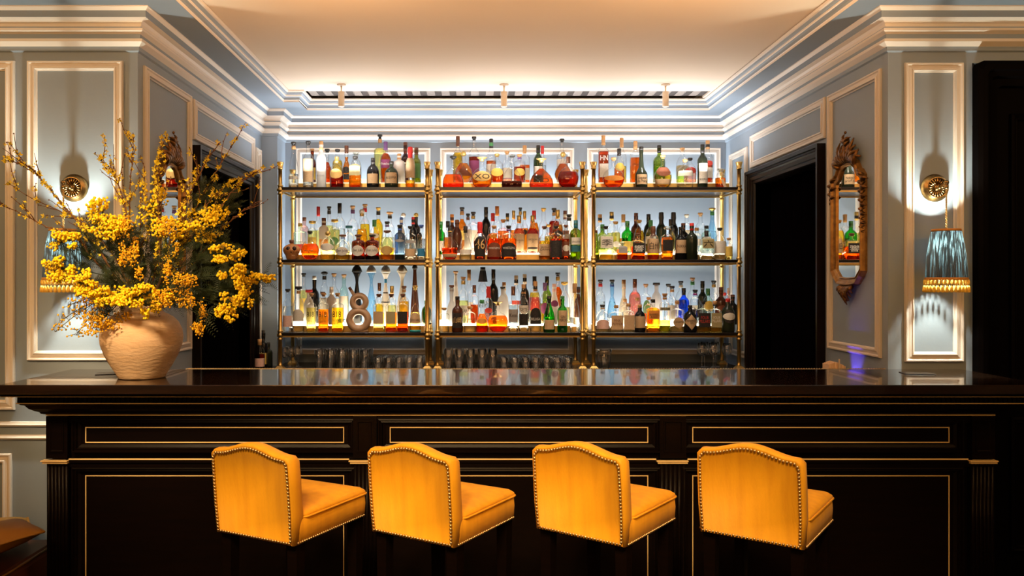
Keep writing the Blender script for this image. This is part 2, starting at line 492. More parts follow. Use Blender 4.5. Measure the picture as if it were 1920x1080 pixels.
curtain('door_curtain', XL - 0.10, OL[0] + 0.01, OL[1] - 0.01, 'black curtain hanging in the left doorway behind the flowers')
curtain('door_curtain', XR + 0.10, OR[0] + 0.01, OR[1] - 0.01, 'black curtain hanging in the right doorway beside the gilt mirror')
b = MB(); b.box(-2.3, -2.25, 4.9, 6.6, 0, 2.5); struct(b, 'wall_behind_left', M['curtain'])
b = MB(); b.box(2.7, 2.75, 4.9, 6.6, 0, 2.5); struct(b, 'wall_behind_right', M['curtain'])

# door_3 : tall glossy black panelled double door at the far right
e = empty('door_3', (DX0, DW, 0)); e['kind'] = 'structure'
b = MB()
rings = []
for (i, h) in [(0, 0.002), (0, 0.05), (0.02, 0.06), (0.045, 0.06), (0.055, 0.045), (0.075, 0.040), (0.085, 0.015), (0.12, 0.01), (0.125, -0.06)]:
    w = DX1 - DX0; r = 0.03
    rings.append([(i, -h, 0), (i, -h, DZ - i - r), (i + r * 0.3, -h, DZ - i - r * 0.3), (i + r, -h, DZ - i), (w - i - r, -h, DZ - i), (w - i - r * 0.3, -h, DZ - i - r * 0.3), (w - i, -h, DZ - i - r), (w - i, -h, 0)])
b.loft(rings, False, False, 0, closed=False)
b.build('casing', M['blackdoor'], e)
for k in range(2):
    x0 = 0.125 + k * 0.515; x1 = x0 + 0.513
    b = MB(); b.box(x0, x1, 0.02, 0.06, 0.01, DZ - 0.125)
    d = b.build('door_leaf', M['blackdoor'], e)
    for (z0, z1) in ((0.15, 0.85), (1.0, 2.42)):
        b = MB()
        frame_mb(b, (0, 0.02, 0), (1, 0, 0), (0, 0, 1), (0, -1, 0), x0 + 0.08, x1 - 0.08, z0, z1, [(0, 0), (0.0, 0.018), (0.012, 0.024), (0.022, 0.016), (0.03, 0.018), (0.04, 0.006), (0.075, 0.004), (0.09, 0.014), (0.095, 0.0)])
        b.build('door_panel', M['blackdoor'], d)
# ---------------------------------------------------------------- ceiling grille
e = empty('ceiling_vent', (0.25, 6.34, ZC + 0.02))
tag(e, 'long dark slatted air grille set between the ceiling and the back cornice', 'vent')
b = MB(); b.box(-1.62, 1.60, -0.10, 0.16, 0.012, 0.018); b.build('backing', M['shelf'], e)
M['vent_l'] = pbr('light_vent_metal', (0.34, 0.30, 0.27), 0.6); M['vent_d'] = pbr('dark_vent_metal', (0.08, 0.07, 0.065), 0.6)
def louvre(mat, w, n=6):
    b = MB()
    for k in range(n):
        y = -0.09 + k * 0.24 / n
        b.box(0, w, y, y + 0.24 / n - 0.006, 0.001, 0.006)
    b.box(0, 0.004, -0.095, 0.11, -0.001, 0.011); b.box(w - 0.004, w, -0.095, 0.11, -0.001, 0.011)
    return b.mesh('louvre', mat)
ml, md = louvre(M['vent_l'], 0.062), louvre(M['vent_d'], 0.054)
for k in range(27):
    put('louvre_panel', ml, e, (-1.56 + k * 0.1165, 0, 0))
    put('louvre_panel', md, e, (-1.56 + k * 0.1165 + 0.062, 0, 0))

# ---------------------------------------------------------------- three ceiling spotlights
names = ['left', 'middle', 'right']
for i, px in enumerate((640, 945, 1248)):
    d = 6.03
    e = empty('ceiling_spotlight', (XX(px, d), d, ZC))
    tag(e, 'small cream cylinder spotlight on the ceiling above the %s shelving unit' % names[i], 'spotlight', 'ceiling spotlights')
    light('spot_beam', 'SPOT', (XX(px, d), d - 0.045, ZC - 0.175), 26, (1.0, 0.90, 0.76), aim=(XX(px, d) * 1.02, 6.42, 1.5), radius=0.02, spot=1.5)
    if i == 0:
        b = MB(); b.lathe([(-0.001, 0.033), (-0.006, 0.033), (-0.010, 0.028)], 20); c1 = b.build('canopy', M['white'], e)
        b = MB(); b.lathe([(-0.008, 0.006), (-0.055, 0.006)], 10); c2 = b.build('stem', M['white'], e)
        b = MB(); b.lathe([(-0.052, 0.015), (-0.055, 0.0235), (-0.165, 0.0235), (-0.168, 0.021), (-0.160, 0.016)], 20); c3 = b.build('cylinder_head', M['white'], e)
    else:
        for c in (c1, c2, c3): part_copy(c, e)
# ---------------------------------------------------------------- bar counter
BX0, BX1, BY = -1.96, 2.38, 3.70
bar = empty('bar_counter', (0.2, 3.9, 0))
tag(bar, 'long black lacquered bar counter front with gilt lines and recessed panels', 'bar counter')
off = -Vector(bar.location)
def bpart(mb, name, mats, parent=None):
    o = mb.build(name, mats, None)
    if parent is None or parent is bar: o.parent = bar; o.location = off
    else: o.parent = parent
    return o
b = MB(); b.box(BX0 + 0.01, BX1 - 0.01, BY + 0.02, 4.14, 0.0, 1.0); bpart(b, 'carcass', M['black'])
# crown of the counter, swept round front and both ends
def bar_sweep(prof, name, mat, mi=None):
    b = MB()
    sweep_path(b, [(BX1 + 0.0, 4.14), (BX1, BY), (BX0, BY), (BX0, 4.14)], prof, mi or [0] * (len(prof) - 1))
    return bpart(b, name, mat)
bar_sweep([(-0.01, 0.937), (0.012, 0.943), (0.022, 0.947), (0.026, 0.955), (0.040, 0.962), (0.058, 0.975), (0.070, 0.992), (0.082, 0.996), (0.086, 1.0)], 'cove_moulding', M['black'])
bar_sweep([(0.0, 1.0), (0.090, 1.002), (0.090, 1.034), (0.10, 1.036)], 'frieze', M['black'])
bar_sweep([(0.04, 1.036), (0.122, 1.038), (0.128, 1.043), (0.155, 1.046), (0.155, 1.056), (0.05, 1.057)], 'upper_moulding', M['black'])
for z, o in ((0.9385, 0.004), (1.0045, 0.092), (1.0415, 0.134)):
    bar_sweep([(o - 0.012, z - 0.0022), (o + 0.0035, z - 0.0022), (o + 0.0035, z + 0.0022), (o - 0.012, z + 0.0022)], 'gilt_line', M['gilt'])
b = MB()
x = BX0 - 0.085
while x < BX1 + 0.085:
    b.box(x, x + 0.013, BY - 0.100, BY - 0.085, 1.010, 1.030); x += 0.0212
o = bpart(b, 'dentils', M['black']); o['kind'] = 'stuff'
# pilasters
pil = [(BX0, BX0 + 0.098), (XX(663, 3.7), XX(707, 3.7)), (XX(1236, 3.7), XX(1285, 3.7)), (BX1 - 0.105, BX1)]
for (a0, a1) in pil:
    b = MB()
    b.box(a0, a1, BY - 0.018, BY + 0.03, 0.742, 0.935)
    frame_mb(b, (0, BY - 0.018, 0), (1, 0, 0), (0, 0, 1), (0, -1, 0), a0 + 0.016, a1 - 0.016, 0.77, 0.915, [(0, 0), (0, 0.004), (0.006, 0.004), (0.010, 0.0)])
    n = 6; w = (a1 - a0) / (n + 0.0)
    for k in range(n):
        xa = a0 + k * w
        b.lathe([(0.10, w * 0.42), (0.725, w * 0.42)], 10, (xa + w / 2, BY - 0.010, 0), sy=0.7)
    b.box(a0, a1, BY - 0.010, BY + 0.03, 0.0, 0.73)
    b.box(a0 - 0.004, a1 + 0.004, BY - 0.026, BY + 0.03, 0.0, 0.10)
    p = bpart(b, 'pilaster', M['black'])
    b = MB(); b.box(a0 - 0.018, a1 + 0.006, BY - 0.034, BY, 0.7295, 0.7345); b.box(a0 - 0.012, a1 + 0.004, BY - 0.028, BY, 0.7200, 0.7295)
    bpart(b, 'waist_line', M['gilt'], p)
# waist rail between the pilasters
b = MB(); b.box(BX0 + 0.09, BX1 - 0.1, BY - 0.014, BY + 0.03, 0.722, 0.736); b.box(BX0 + 0.09, BX1 - 0.1, BY - 0.005, BY + 0.03, 0.70, 0.722); b.box(BX0 + 0.09, BX1 - 0.1, BY, BY + 0.03, 0.9, 0.937)
r = bpart(b, 'waist_rail', M['black'])
for i in range(3):
    b = MB(); b.box(pil[i][1] + 0.006, pil[i + 1][0] - 0.018, BY - 0.019, BY - 0.012, 0.7360, 0.7415); bpart(b, 'waist_line', M['gilt'], r)
# panels
pan = [(161, 645.5), (731, 1215), (1297.5, 1779)]
PPR = [(0, 0.012), (0.0, 0.016), (0.010, 0.018), (0.016, 0.008), (0.026, 0.010), (0.032, -0.004), (0.052, -0.010), (0.056, -0.016)]
for i, (p0, p1) in enumerate(pan):
    x0, x1 = XX(p0, 3.715), XX(p1, 3.715)
    for nm, z0, z1, ex in (('upper_panel', 0.8085, 0.881, 0.052), ('lower_panel', 0.12, 0.6585, 0.052)):
        b = MB()
        b.box(x0 - ex + 0.03, x1 + ex - 0.03, BY + 0.012, BY + 0.024, z0 - ex + 0.03, z1 + ex - 0.03)
        frame_mb(b, (0, BY, 0), (1, 0, 0), (0, 0, 1), (0, -1, 0), x0 - ex, x1 + ex, z0 - ex * 0.80, z1 + ex * 0.80, [(i_ * 0.66, h_) for i_, h_ in PPR])
        p = bpart(b, nm, M['black'])
        b = MB(); frame_mb(b, (0, BY + 0.012, 0), (1, 0, 0), (0, 0, 1), (0, -1, 0), x0, x1, z0, z1, [(0, 0), (0, 0.003), (0.0042, 0.003), (0.0042, 0)])
        bpart(b, 'gilt_inlay', M['gilt'], p)
# stiles around panels
b = MB()
b.box(BX0 + 0.09, BX1 - 0.1, BY + 0.004, BY + 0.022, 0.0, 0.10)
bpart(b, 'plinth', M['black'])

# bar top
top = empty('bar_worktop', (0.2, 3.8, 1.058))
tag(top, 'polished black wooden bar top running the full width of the bar', 'bar top')
off2 = -Vector(top.location)
b = MB(); b.bbox(-2.08, 2.51, 3.51, 4.157, 1.058, 1.0995, 0.003)
o = b.build('slab', M['bartop'], None); o.parent = top; o.location = off2
b = MB()
b.box(-1.50, 2.128, 4.160, 4.20, 1.086, 1.097)
x = -1.50
while x < 2.12:
    b.add([(x, 4.160, 1.097), (x + 0.006, 4.160, 1.101), (x + 0.018, 4.200, 1.101), (x + 0.012, 4.200, 1.097), (x + 0.010, 4.160, 1.097), (x + 0.022, 4.200, 1.097)],
          [(0, 1, 2, 3), (1, 4, 5, 2)]); x += 0.0135
o = b.build('brass_drip_rail', M['brass'], None); o.parent = top; o.location = off2
for px in (205, 1725):
    x = XX(px, 3.93)
    b = MB(); b.bbox(-0.07, 0.07, -0.05, 0.05, 0.0, 0.003, 0.001)
    o = b.build('service_mat', M['shelf'], None, (x, 3.955, 1.0997), (0, 0, 0.35 if px < 900 else -0.2))
    tag(o, 'thin black square mat lying on the bar top %s' % ('beside the clay vase' if px < 900 else 'below the right wall lamp'), 'mat', 'black mats on the bar top')

# counter behind, under the shelves, with dark front; prep bench directly behind the bar
b = MB()
b.bbox(XL + 0.004, -1.6, 6.16, 6.565, 0.835, 0.87, 0.002); b.bbox(-1.6, XR - 0.004, 6.16, 6.845, 0.835, 0.87, 0.002)
bc = b.build('back_counter', M['shelf'], None)
tag(bc, 'dark back counter standing along the rear wall under the brass shelves', 'counter')
b = MB(); b.box(-1.6, XR - 0.01, 6.20, 6.84, 0.0, 0.835); b.box(XL + 0.01, -1.6, 6.20, 6.56, 0.0, 0.835)
b.build('cabinet_body', M['black'], bc)
for k in range(6):
    b = MB(); x0 = XL + 0.02 + k * 0.642
    b.bbox(x0, x0 + 0.63, 6.182, 6.20, 0.08, 0.82, 0.003); d = b.build('cabinet_door', M['black'], bc)
    b = MB(); b.tube([(x0 + 0.56, 6.165, 0.55), (x0 + 0.56, 6.165, 0.70)], 0.006, 6); b.build('handle', M['brass'], d)
b = MB()
b.box(-1.62, 2.10, 4.24, 4.60, 0.90, 0.93)
pb = b.build('prep_bench', M['shelf'], None)
tag(pb, 'low dark bench standing directly behind the bar top', 'bench')
b = MB(); b.box(-1.60, 2.08, 4.26, 4.58, 0, 0.90); b.build('bench_body', M['black'], pb)
# napkins in holder
e = empty('napkin_stack', (XX(1564, 4.40), 4.40, 0.93))
tag(e, 'small stack of pale napkins with a wooden pick behind the brass bar lip', 'napkins')
b = MB()
for k in range(11):
    x0 = -0.046 + k * 0.0084
    h = 0.186 - 0.004 * abs(k - 4) * 0.6 - 0.00022 * (k - 4) ** 2
    b.box(x0, x0 + 0.0066, -0.04 + 0.002 * (k % 2), 0.04, 0.0, h)
b.build('napkins', M['paper'], e)
b = MB(); b.box(0.004, 0.011, -0.0475, -0.042, 0.0, 0.203); b.build('pick', M['white'], e)

# ---------------------------------------------------------------- brass shelving units
POSTR = 0.0152
def post_mb(ztop):
    b = MB()
    r = POSTR
    b.add([(-.034, -.034, 0), (.034, -.034, 0), (.034, .034, 0), (-.034, .034, 0), (-.034, -.034, .010), (.034, -.034, .010), (.034, .034, .010), (-.034, .034, .010),
           (-.019, -.019, .028), (.019, -.019, .028), (.019, .019, .028), (-.019, .019, .028)],
          [(0, 3, 2, 1), (0, 1, 5, 4), (1, 2, 6, 5), (2, 3, 7, 6), (3, 0, 4, 7), (4, 5, 9, 8), (5, 6, 10, 9), (6, 7, 11, 10), (7, 4, 8, 11), (8, 9, 10, 11)])
    prof = [(0.028, 0.017), (0.036, 0.019), (0.042, 0.014), (0.060, 0.0145), (0.064, r)]
    for z in (1.158, 1.725, 2.289):
        q = z - 0.87
        prof += [(q - 0.060, r), (q - 0.056, r + .006), (q - 0.048, r + .007), (q - 0.044, r + .002), (q - 0.034, r + .002), (q - 0.028, r + .011), (q - 0.014, r + .011),
                 (q - 0.008, r + .004), (q + 0.004, r + .004), (q + 0.010, r + .008), (q + 0.016, r + .004), (q + 0.022, r)]
    H = ztop - 0.87
    prof += [(H - 0.058, r), (H - 0.056, r + .005), (H - 0.048, r + .006), (H - 0.044, r + .003), (H - 0.02, r + .007), (H - 0.004, r + .0115), (H, r + .0115), (H, r + .006), (H - 0.01, r + .004)]
    b.lathe(prof, 16)
    return b
post_me = post_mb(2.485).mesh('post', M['brass'])
M['stepglow'] = emitter('lit_acrylic', (1.0, 0.83, 0.57), 14.0)
M['stepglow_top'] = emitter('lit_acrylic_and_wall_glow', (1.0, 0.86, 0.62), 1.5)
UN = ['left', 'middle', 'right']; SN = ['top', 'middle', 'bottom']
for bi, (a, c) in enumerate(BAYS):
    xa, xb = XX(a, DF), XX(c, DF)
    e = empty('shelving_unit', ((xa + xb) / 2, (DF + DB) / 2, 0.87))
    tag(e, ['brass post shelving unit with dark shelves, nearest the left doorway', 'brass post shelving unit with dark shelves, middle of the three',
            'brass post shelving unit with dark shelves, nearest the gilt mirror'][bi], 'shelving', 'brass shelving units on the back counter')
    hw, hd = (xb - xa) / 2, (DB - DF) / 2
    for sx in (-1, 1):
        for sy in (-1, 1): put('post', post_me, e, (sx * hw, sy * hd, 0))
    for si, z in enumerate(SHELF_Z):
        q = z - 0.87
        b = MB(); b.bbox(-hw + 0.012, hw - 0.012, -hd - 0.02, hd + 0.02, q - 0.021, q, 0.002)
        s = b.build('shelf', M['shelf'], e)
        b = MB()
        zz = q - 0.030
        for sy in (-1, 1): b.box(-hw, hw, sy * hd - 0.006, sy * hd + 0.006, zz - 0.007, zz + 0.007)
        for sx in (-1, 1): b.box(sx * hw - 0.006, sx * hw + 0.006, -hd, hd, zz - 0.007, zz + 0.007)
        b.build('brass_rail', M['brass'], s)
        # lit step standing on the shelf
        x0, x1 = -hw + 0.035, hw - 0.035
        st = empty('lit_step', ((xa + xb) / 2, 6.40, z))
        tag(st, 'long backlit brass-fronted bottle step on the %s shelf of the %s unit' % (SN[si], UN[bi]), 'shelf step', 'backlit steps on the shelves')
        b = MB(); b.box(x0, x1, 0.0, 0.004, 0.0, 0.046); b.box(x0, x0 + 0.004, 0.004, 0.25, 0, 0.046); b.box(x1 - 0.004, x1, 0.004, 0.25, 0, 0.046)
        b.build('brass_front', M['brass'], st)
        b = MB(); b.box(x0, x1, 0.001, 0.25, 0.046, 0.052)
        if si == 0: b.box(x0, x1, 0.252, 0.258, 0.0, 0.112)  # added glowing strip, stands in for a band of light on the wall
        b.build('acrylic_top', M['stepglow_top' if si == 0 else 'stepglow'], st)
# ---------------------------------------------------------------- bottles
LIQ = {'a': (0.93, 0.42, 0.06), 'A': (0.78, 0.20, 0.03), 'r': (0.60, 0.08, 0.03), 'o': (0.98, 0.34, 0.05), 'y': (0.98, 0.72, 0.12), 'Y': (0.97, 0.90, 0.48),
       'w': (0.97, 0.98, 0.96), 'p': (0.98, 0.62, 0.52), 'n': (0.75, 0.85, 0.25)}
GLS = {'c': (0.985, 0.99, 0.985), 't': (0.80, 0.93, 0.88), 'l': (0.62, 0.85, 0.98), 'p': (0.98, 0.74, 0.70), 'y': (0.62, 0.58, 0.14), 'g': (0.05, 0.55, 0.10), 'G': (0.10, 0.22, 0.05),
       'b': (0.38, 0.12, 0.03), 'u': (0.10, 0.28, 0.95), 'U': (0.25, 0.34, 0.46), 'e': (0.45, 0.55, 0.12)}
SOL = {'k': (0.008, 0.008, 0.009), 'F': (0.86, 0.86, 0.86), 'W': (0.88, 0.85, 0.80), 's': (0.50, 0.44, 0.40), 'D': (0.016, 0.022, 0.012), 'B': (0.07, 0.02, 0.01), 'h': (0.70, 0.62, 0.50), 'S': (0.62, 0.22, 0.08)}
CAPC = {'k': (0.02, 0.018, 0.016), 'w': (0.55, 0.30, 0.12), 'r': (0.65, 0.03, 0.03), 'g': (0.62, 0.42, 0.13), 's': (0.90, 0.88, 0.85), 'b': (0.05, 0.12, 0.45), 'p': (0.16, 0.07, 0.22),
        'n': (0.06, 0.28, 0.10), 'B': (0.14, 0.05, 0.025), 't': (0.02, 0.16, 0.22), 'W': (0.82, 0.76, 0.66), 'o': (0.75, 0.28, 0.06), 'm': (0.35, 0.03, 0.25), 'c': None}
LABC = {'W': (0.84, 0.79, 0.70), 'k': (0.018, 0.015, 0.014), 't': (0.62, 0.42, 0.24), 'b': (0.03, 0.22, 0.45), 'n': (0.10, 0.24, 0.08), 'p': (0.24, 0.05, 0.14), 'o': (0.85, 0.33, 0.06),
        'B': (0.17, 0.05, 0.022), 'g': (0.60, 0.38, 0.12), 's': (0.40, 0.38, 0.37), 'r': (0.60, 0.06, 0.04), 'y': (0.82, 0.58, 0.12), 'e': (0.42, 0.36, 0.18), 'T': (0.02, 0.13, 0.17), 'P': (0.85, 0.55, 0.48)}
def liq_mat(c):
    k = 'spirit_' + c
    if k in _mc: return _mc[k]
    m = bpy.data.materials.new(k); nt, out = nodes_of(m)
    # lets light through tinted, with a refracting share and surface shine
    r = nt.nodes.new('ShaderNodeBsdfRefraction'); r.inputs[0].default_value = (*LIQ[c], 1); r.inputs['IOR'].default_value = 1.22; r.inputs['Roughness'].default_value = 0.0
    t = nt.nodes.new('ShaderNodeBsdfTransparent'); t.inputs[0].default_value = (*LIQ[c], 1)
    mx = nt.nodes.new('ShaderNodeMixShader'); mx.inputs[0].default_value = 0.55
    nt.links.new(r.outputs[0], mx.inputs[1]); nt.links.new(t.outputs[0], mx.inputs[2])
    nt.links.new(mx.outputs[0], out.inputs[0])
    _mc[k] = m
    return m
def glass_mat(c):
    if c in GLS: return thin_glass('bottle_glass_' + {'c': 'clear', 't': 'teal', 'l': 'pale_blue', 'p': 'pink', 'y': 'olive', 'g': 'green', 'G': 'dark_green', 'b': 'brown', 'u': 'blue', 'U': 'slate', 'e': 'moss'}[c], GLS[c])
    if c == 'F':
        if 'frosted_glass' in _mc: return _mc['frosted_glass']
        m = bpy.data.materials.new('frosted_glass'); nt, out = nodes_of(m)
        d = nt.nodes.new('ShaderNodeBsdfTranslucent'); d.inputs[0].default_value = (0.9, 0.9, 0.9, 1)
        g = nt.nodes.new('ShaderNodeBsdfPrincipled'); g.inputs['Base Color'].default_value = (0.8, 0.79, 0.78, 1); g.inputs['Roughness'].default_value = 0.4
        mx = nt.nodes.new('ShaderNodeMixShader'); mx.inputs[0].default_value = 0.5
        nt.links.new(d.outputs[0], mx.inputs[1]); nt.links.new(g.outputs[0], mx.inputs[2]); nt.links.new(mx.outputs[0], out.inputs[0])
        _mc['frosted_glass'] = m; return m
    nm = {'k': 'black', 'W': 'white_painted', 's': 'grey_stoneware', 'D': 'very_dark_green', 'B': 'dark_brown', 'h': 'cream', 'S': 'terracotta'}[c]
    return pbr('bottle_' + nm, SOL[c], 0.18 if c in 'kDB' else 0.4, spec=0.35)
def cap_mat(c):
    if c == 'c': return thin_glass('stopper_glass', (0.93, 0.93, 0.90), 1.6)
    nm = {'k': 'black', 'w': 'cork', 'r': 'red', 'g': 'gold', 's': 'silver', 'b': 'blue', 'p': 'purple', 'n': 'green', 'B': 'dark_wood', 't': 'teal', 'W': 'cream', 'o': 'orange', 'm': 'magenta'}[c]
    return pbr('cap_' + nm, CAPC[c], 0.35 if c in 'gs' else 0.45, metal=(0.65 if c == 'g' else 0.4) if c in 'gs' else 0.0)
def label_mat(c):
    nm = {'W': 'cream', 'k': 'black', 't': 'tan', 'b': 'blue', 'n': 'green', 'p': 'plum', 'o': 'orange', 'B': 'brown', 'g': 'gold', 's': 'grey', 'r': 'red', 'y': 'yellow', 'e': 'olive', 'T': 'teal', 'P': 'pink'}[c]
    col = LABC[c]
    dark = sum(col) < 0.5
    c2 = tuple(min(1, x * 1.0 + 0.09) for x in col) if dark else tuple(x * 0.62 for x in col)
    return pbr('paper_label_' + nm, col, 0.6, spec=0.15 if dark else 0.4, noise=((90, 90, 420), 0.3 if dark else 0.55, c2))

# body profiles: t along the height, r as a share of the half width; 'n' = neck radius
PRO = {
 'S': [(0, .88), (.02, 1), (.56, 1), (.62, .95), (.67, .78), (.71, .5), (.75, 'n'), (.95, 'n')],
 'Q': [(0, .9), (.02, 1), (.66, 1), (.71, .96), (.75, .8), (.78, .45), (.80, 'n'), (.94, 'n')],
 'X': [(0, .94), (.015, 1), (.68, 1), (.71, .95), (.74, .6), (.76, 'n'), (.94, 'n')],
 'W': [(0, .9), (.02, 1), (.60, 1), (.66, .93), (.71, .72), (.76, .42), (.80, 'n'), (.95, 'n')],
 'C': [(0, .9), (.03, 1), (.38, .97), (.52, .82), (.64, .6), (.74, .4), (.82, 'n'), (.95, 'n')],
 'V': [(0, .78), (.02, .84), (.45, 1), (.56, .96), (.64, .72), (.70, .42), (.75, 'n'), (.95, 'n')],
 'O': [(0, .45), (.02, .58), (.12, .86), (.25, .99), (.36, 1), (.48, .9), (.58, .66), (.65, .38), (.69, 'n'), (.93, 'n')],
 'A': [(0, .86), (.03, .97), (.12, 1), (.28, .93), (.42, .76), (.54, .50), (.62, .28), (.68, 'n'), (.93, 'n')],
 'L': [(0, .35), (.05, .62), (.18, .93), (.30, 1), (.42, .88), (.54, .62), (.64, .38), (.72, 'n'), (.93, 'n')],
 'K': [(0, .80), (.04, .92), (.22, 1), (.30, .96), (.42, .76), (.54, .5), (.64, .34), (.70, .26), (.78, .36), (.84, .62), (.885, .86)],
 'T': [(0, .95), (.03, 1), (.3, .86), (.55, .60), (.75, .42), (.9, .34), (.95, .34)],
 'U': [(0, .85), (.03, .97), (.10, 1), (.48, 1), (.60, .93), (.70, .72), (.76, .42), (.80, 'n'), (.94, 'n')],
 'H': [(0, .90), (.03, 1), (.30, 1), (.36, .94), (.44, .60), (.52, .42), (.66, .34), (.80, 'n'), (.95, 'n')],
}
SQ = {'X': 7.0}
def prof_r(pf, t):
    for k in range(len(pf) - 1):
        if pf[k][0] <= t <= pf[k + 1][0]:
            u = (t - pf[k][0]) / max(1e-6, pf[k + 1][0] - pf[k][0])
            return pf[k][1] + (pf[k + 1][1] - pf[k][1]) * u
    return pf[-1][1]
def section(a, r, ry, n):
    c, s = math.cos(a), math.sin(a)
    if n == 2: return (r * c, ry * s)
    q = (abs(c) ** n + abs(s) ** n) ** (-1.0 / n)
    return (r * c * q, ry * s * q)
def ring(r, ry, z, n=2.0, seg=20):
    return [(*section(2 * PI * (i + 0.5) / seg, r, ry, n), z) for i in range(seg)]
def fy(x, r, ry, n):
    u = min(0.999, abs(x / r))
    return -ry * (1 - u ** n) ** (1.0 / n)

def text_mesh(body, mat):
    cu = bpy.data.curves.new('text', 'FONT')
    cu.body = body.replace('/', '\n'); cu.align_x = 'CENTER'; cu.align_y = 'CENTER'; cu.resolution_u = 2; cu.size = 1.0; cu.space_line = 0.85
    o = bpy.data.objects.new('text', cu); COL.objects.link(o)
    me = bpy.data.meshes.new_from_object(o.evaluated_get(bpy.context.evaluated_depsgraph_get()))
    bpy.data.objects.remove(o); bpy.data.curves.remove(cu)
    me.materials.clear(); me.materials.append(mat)
    return me

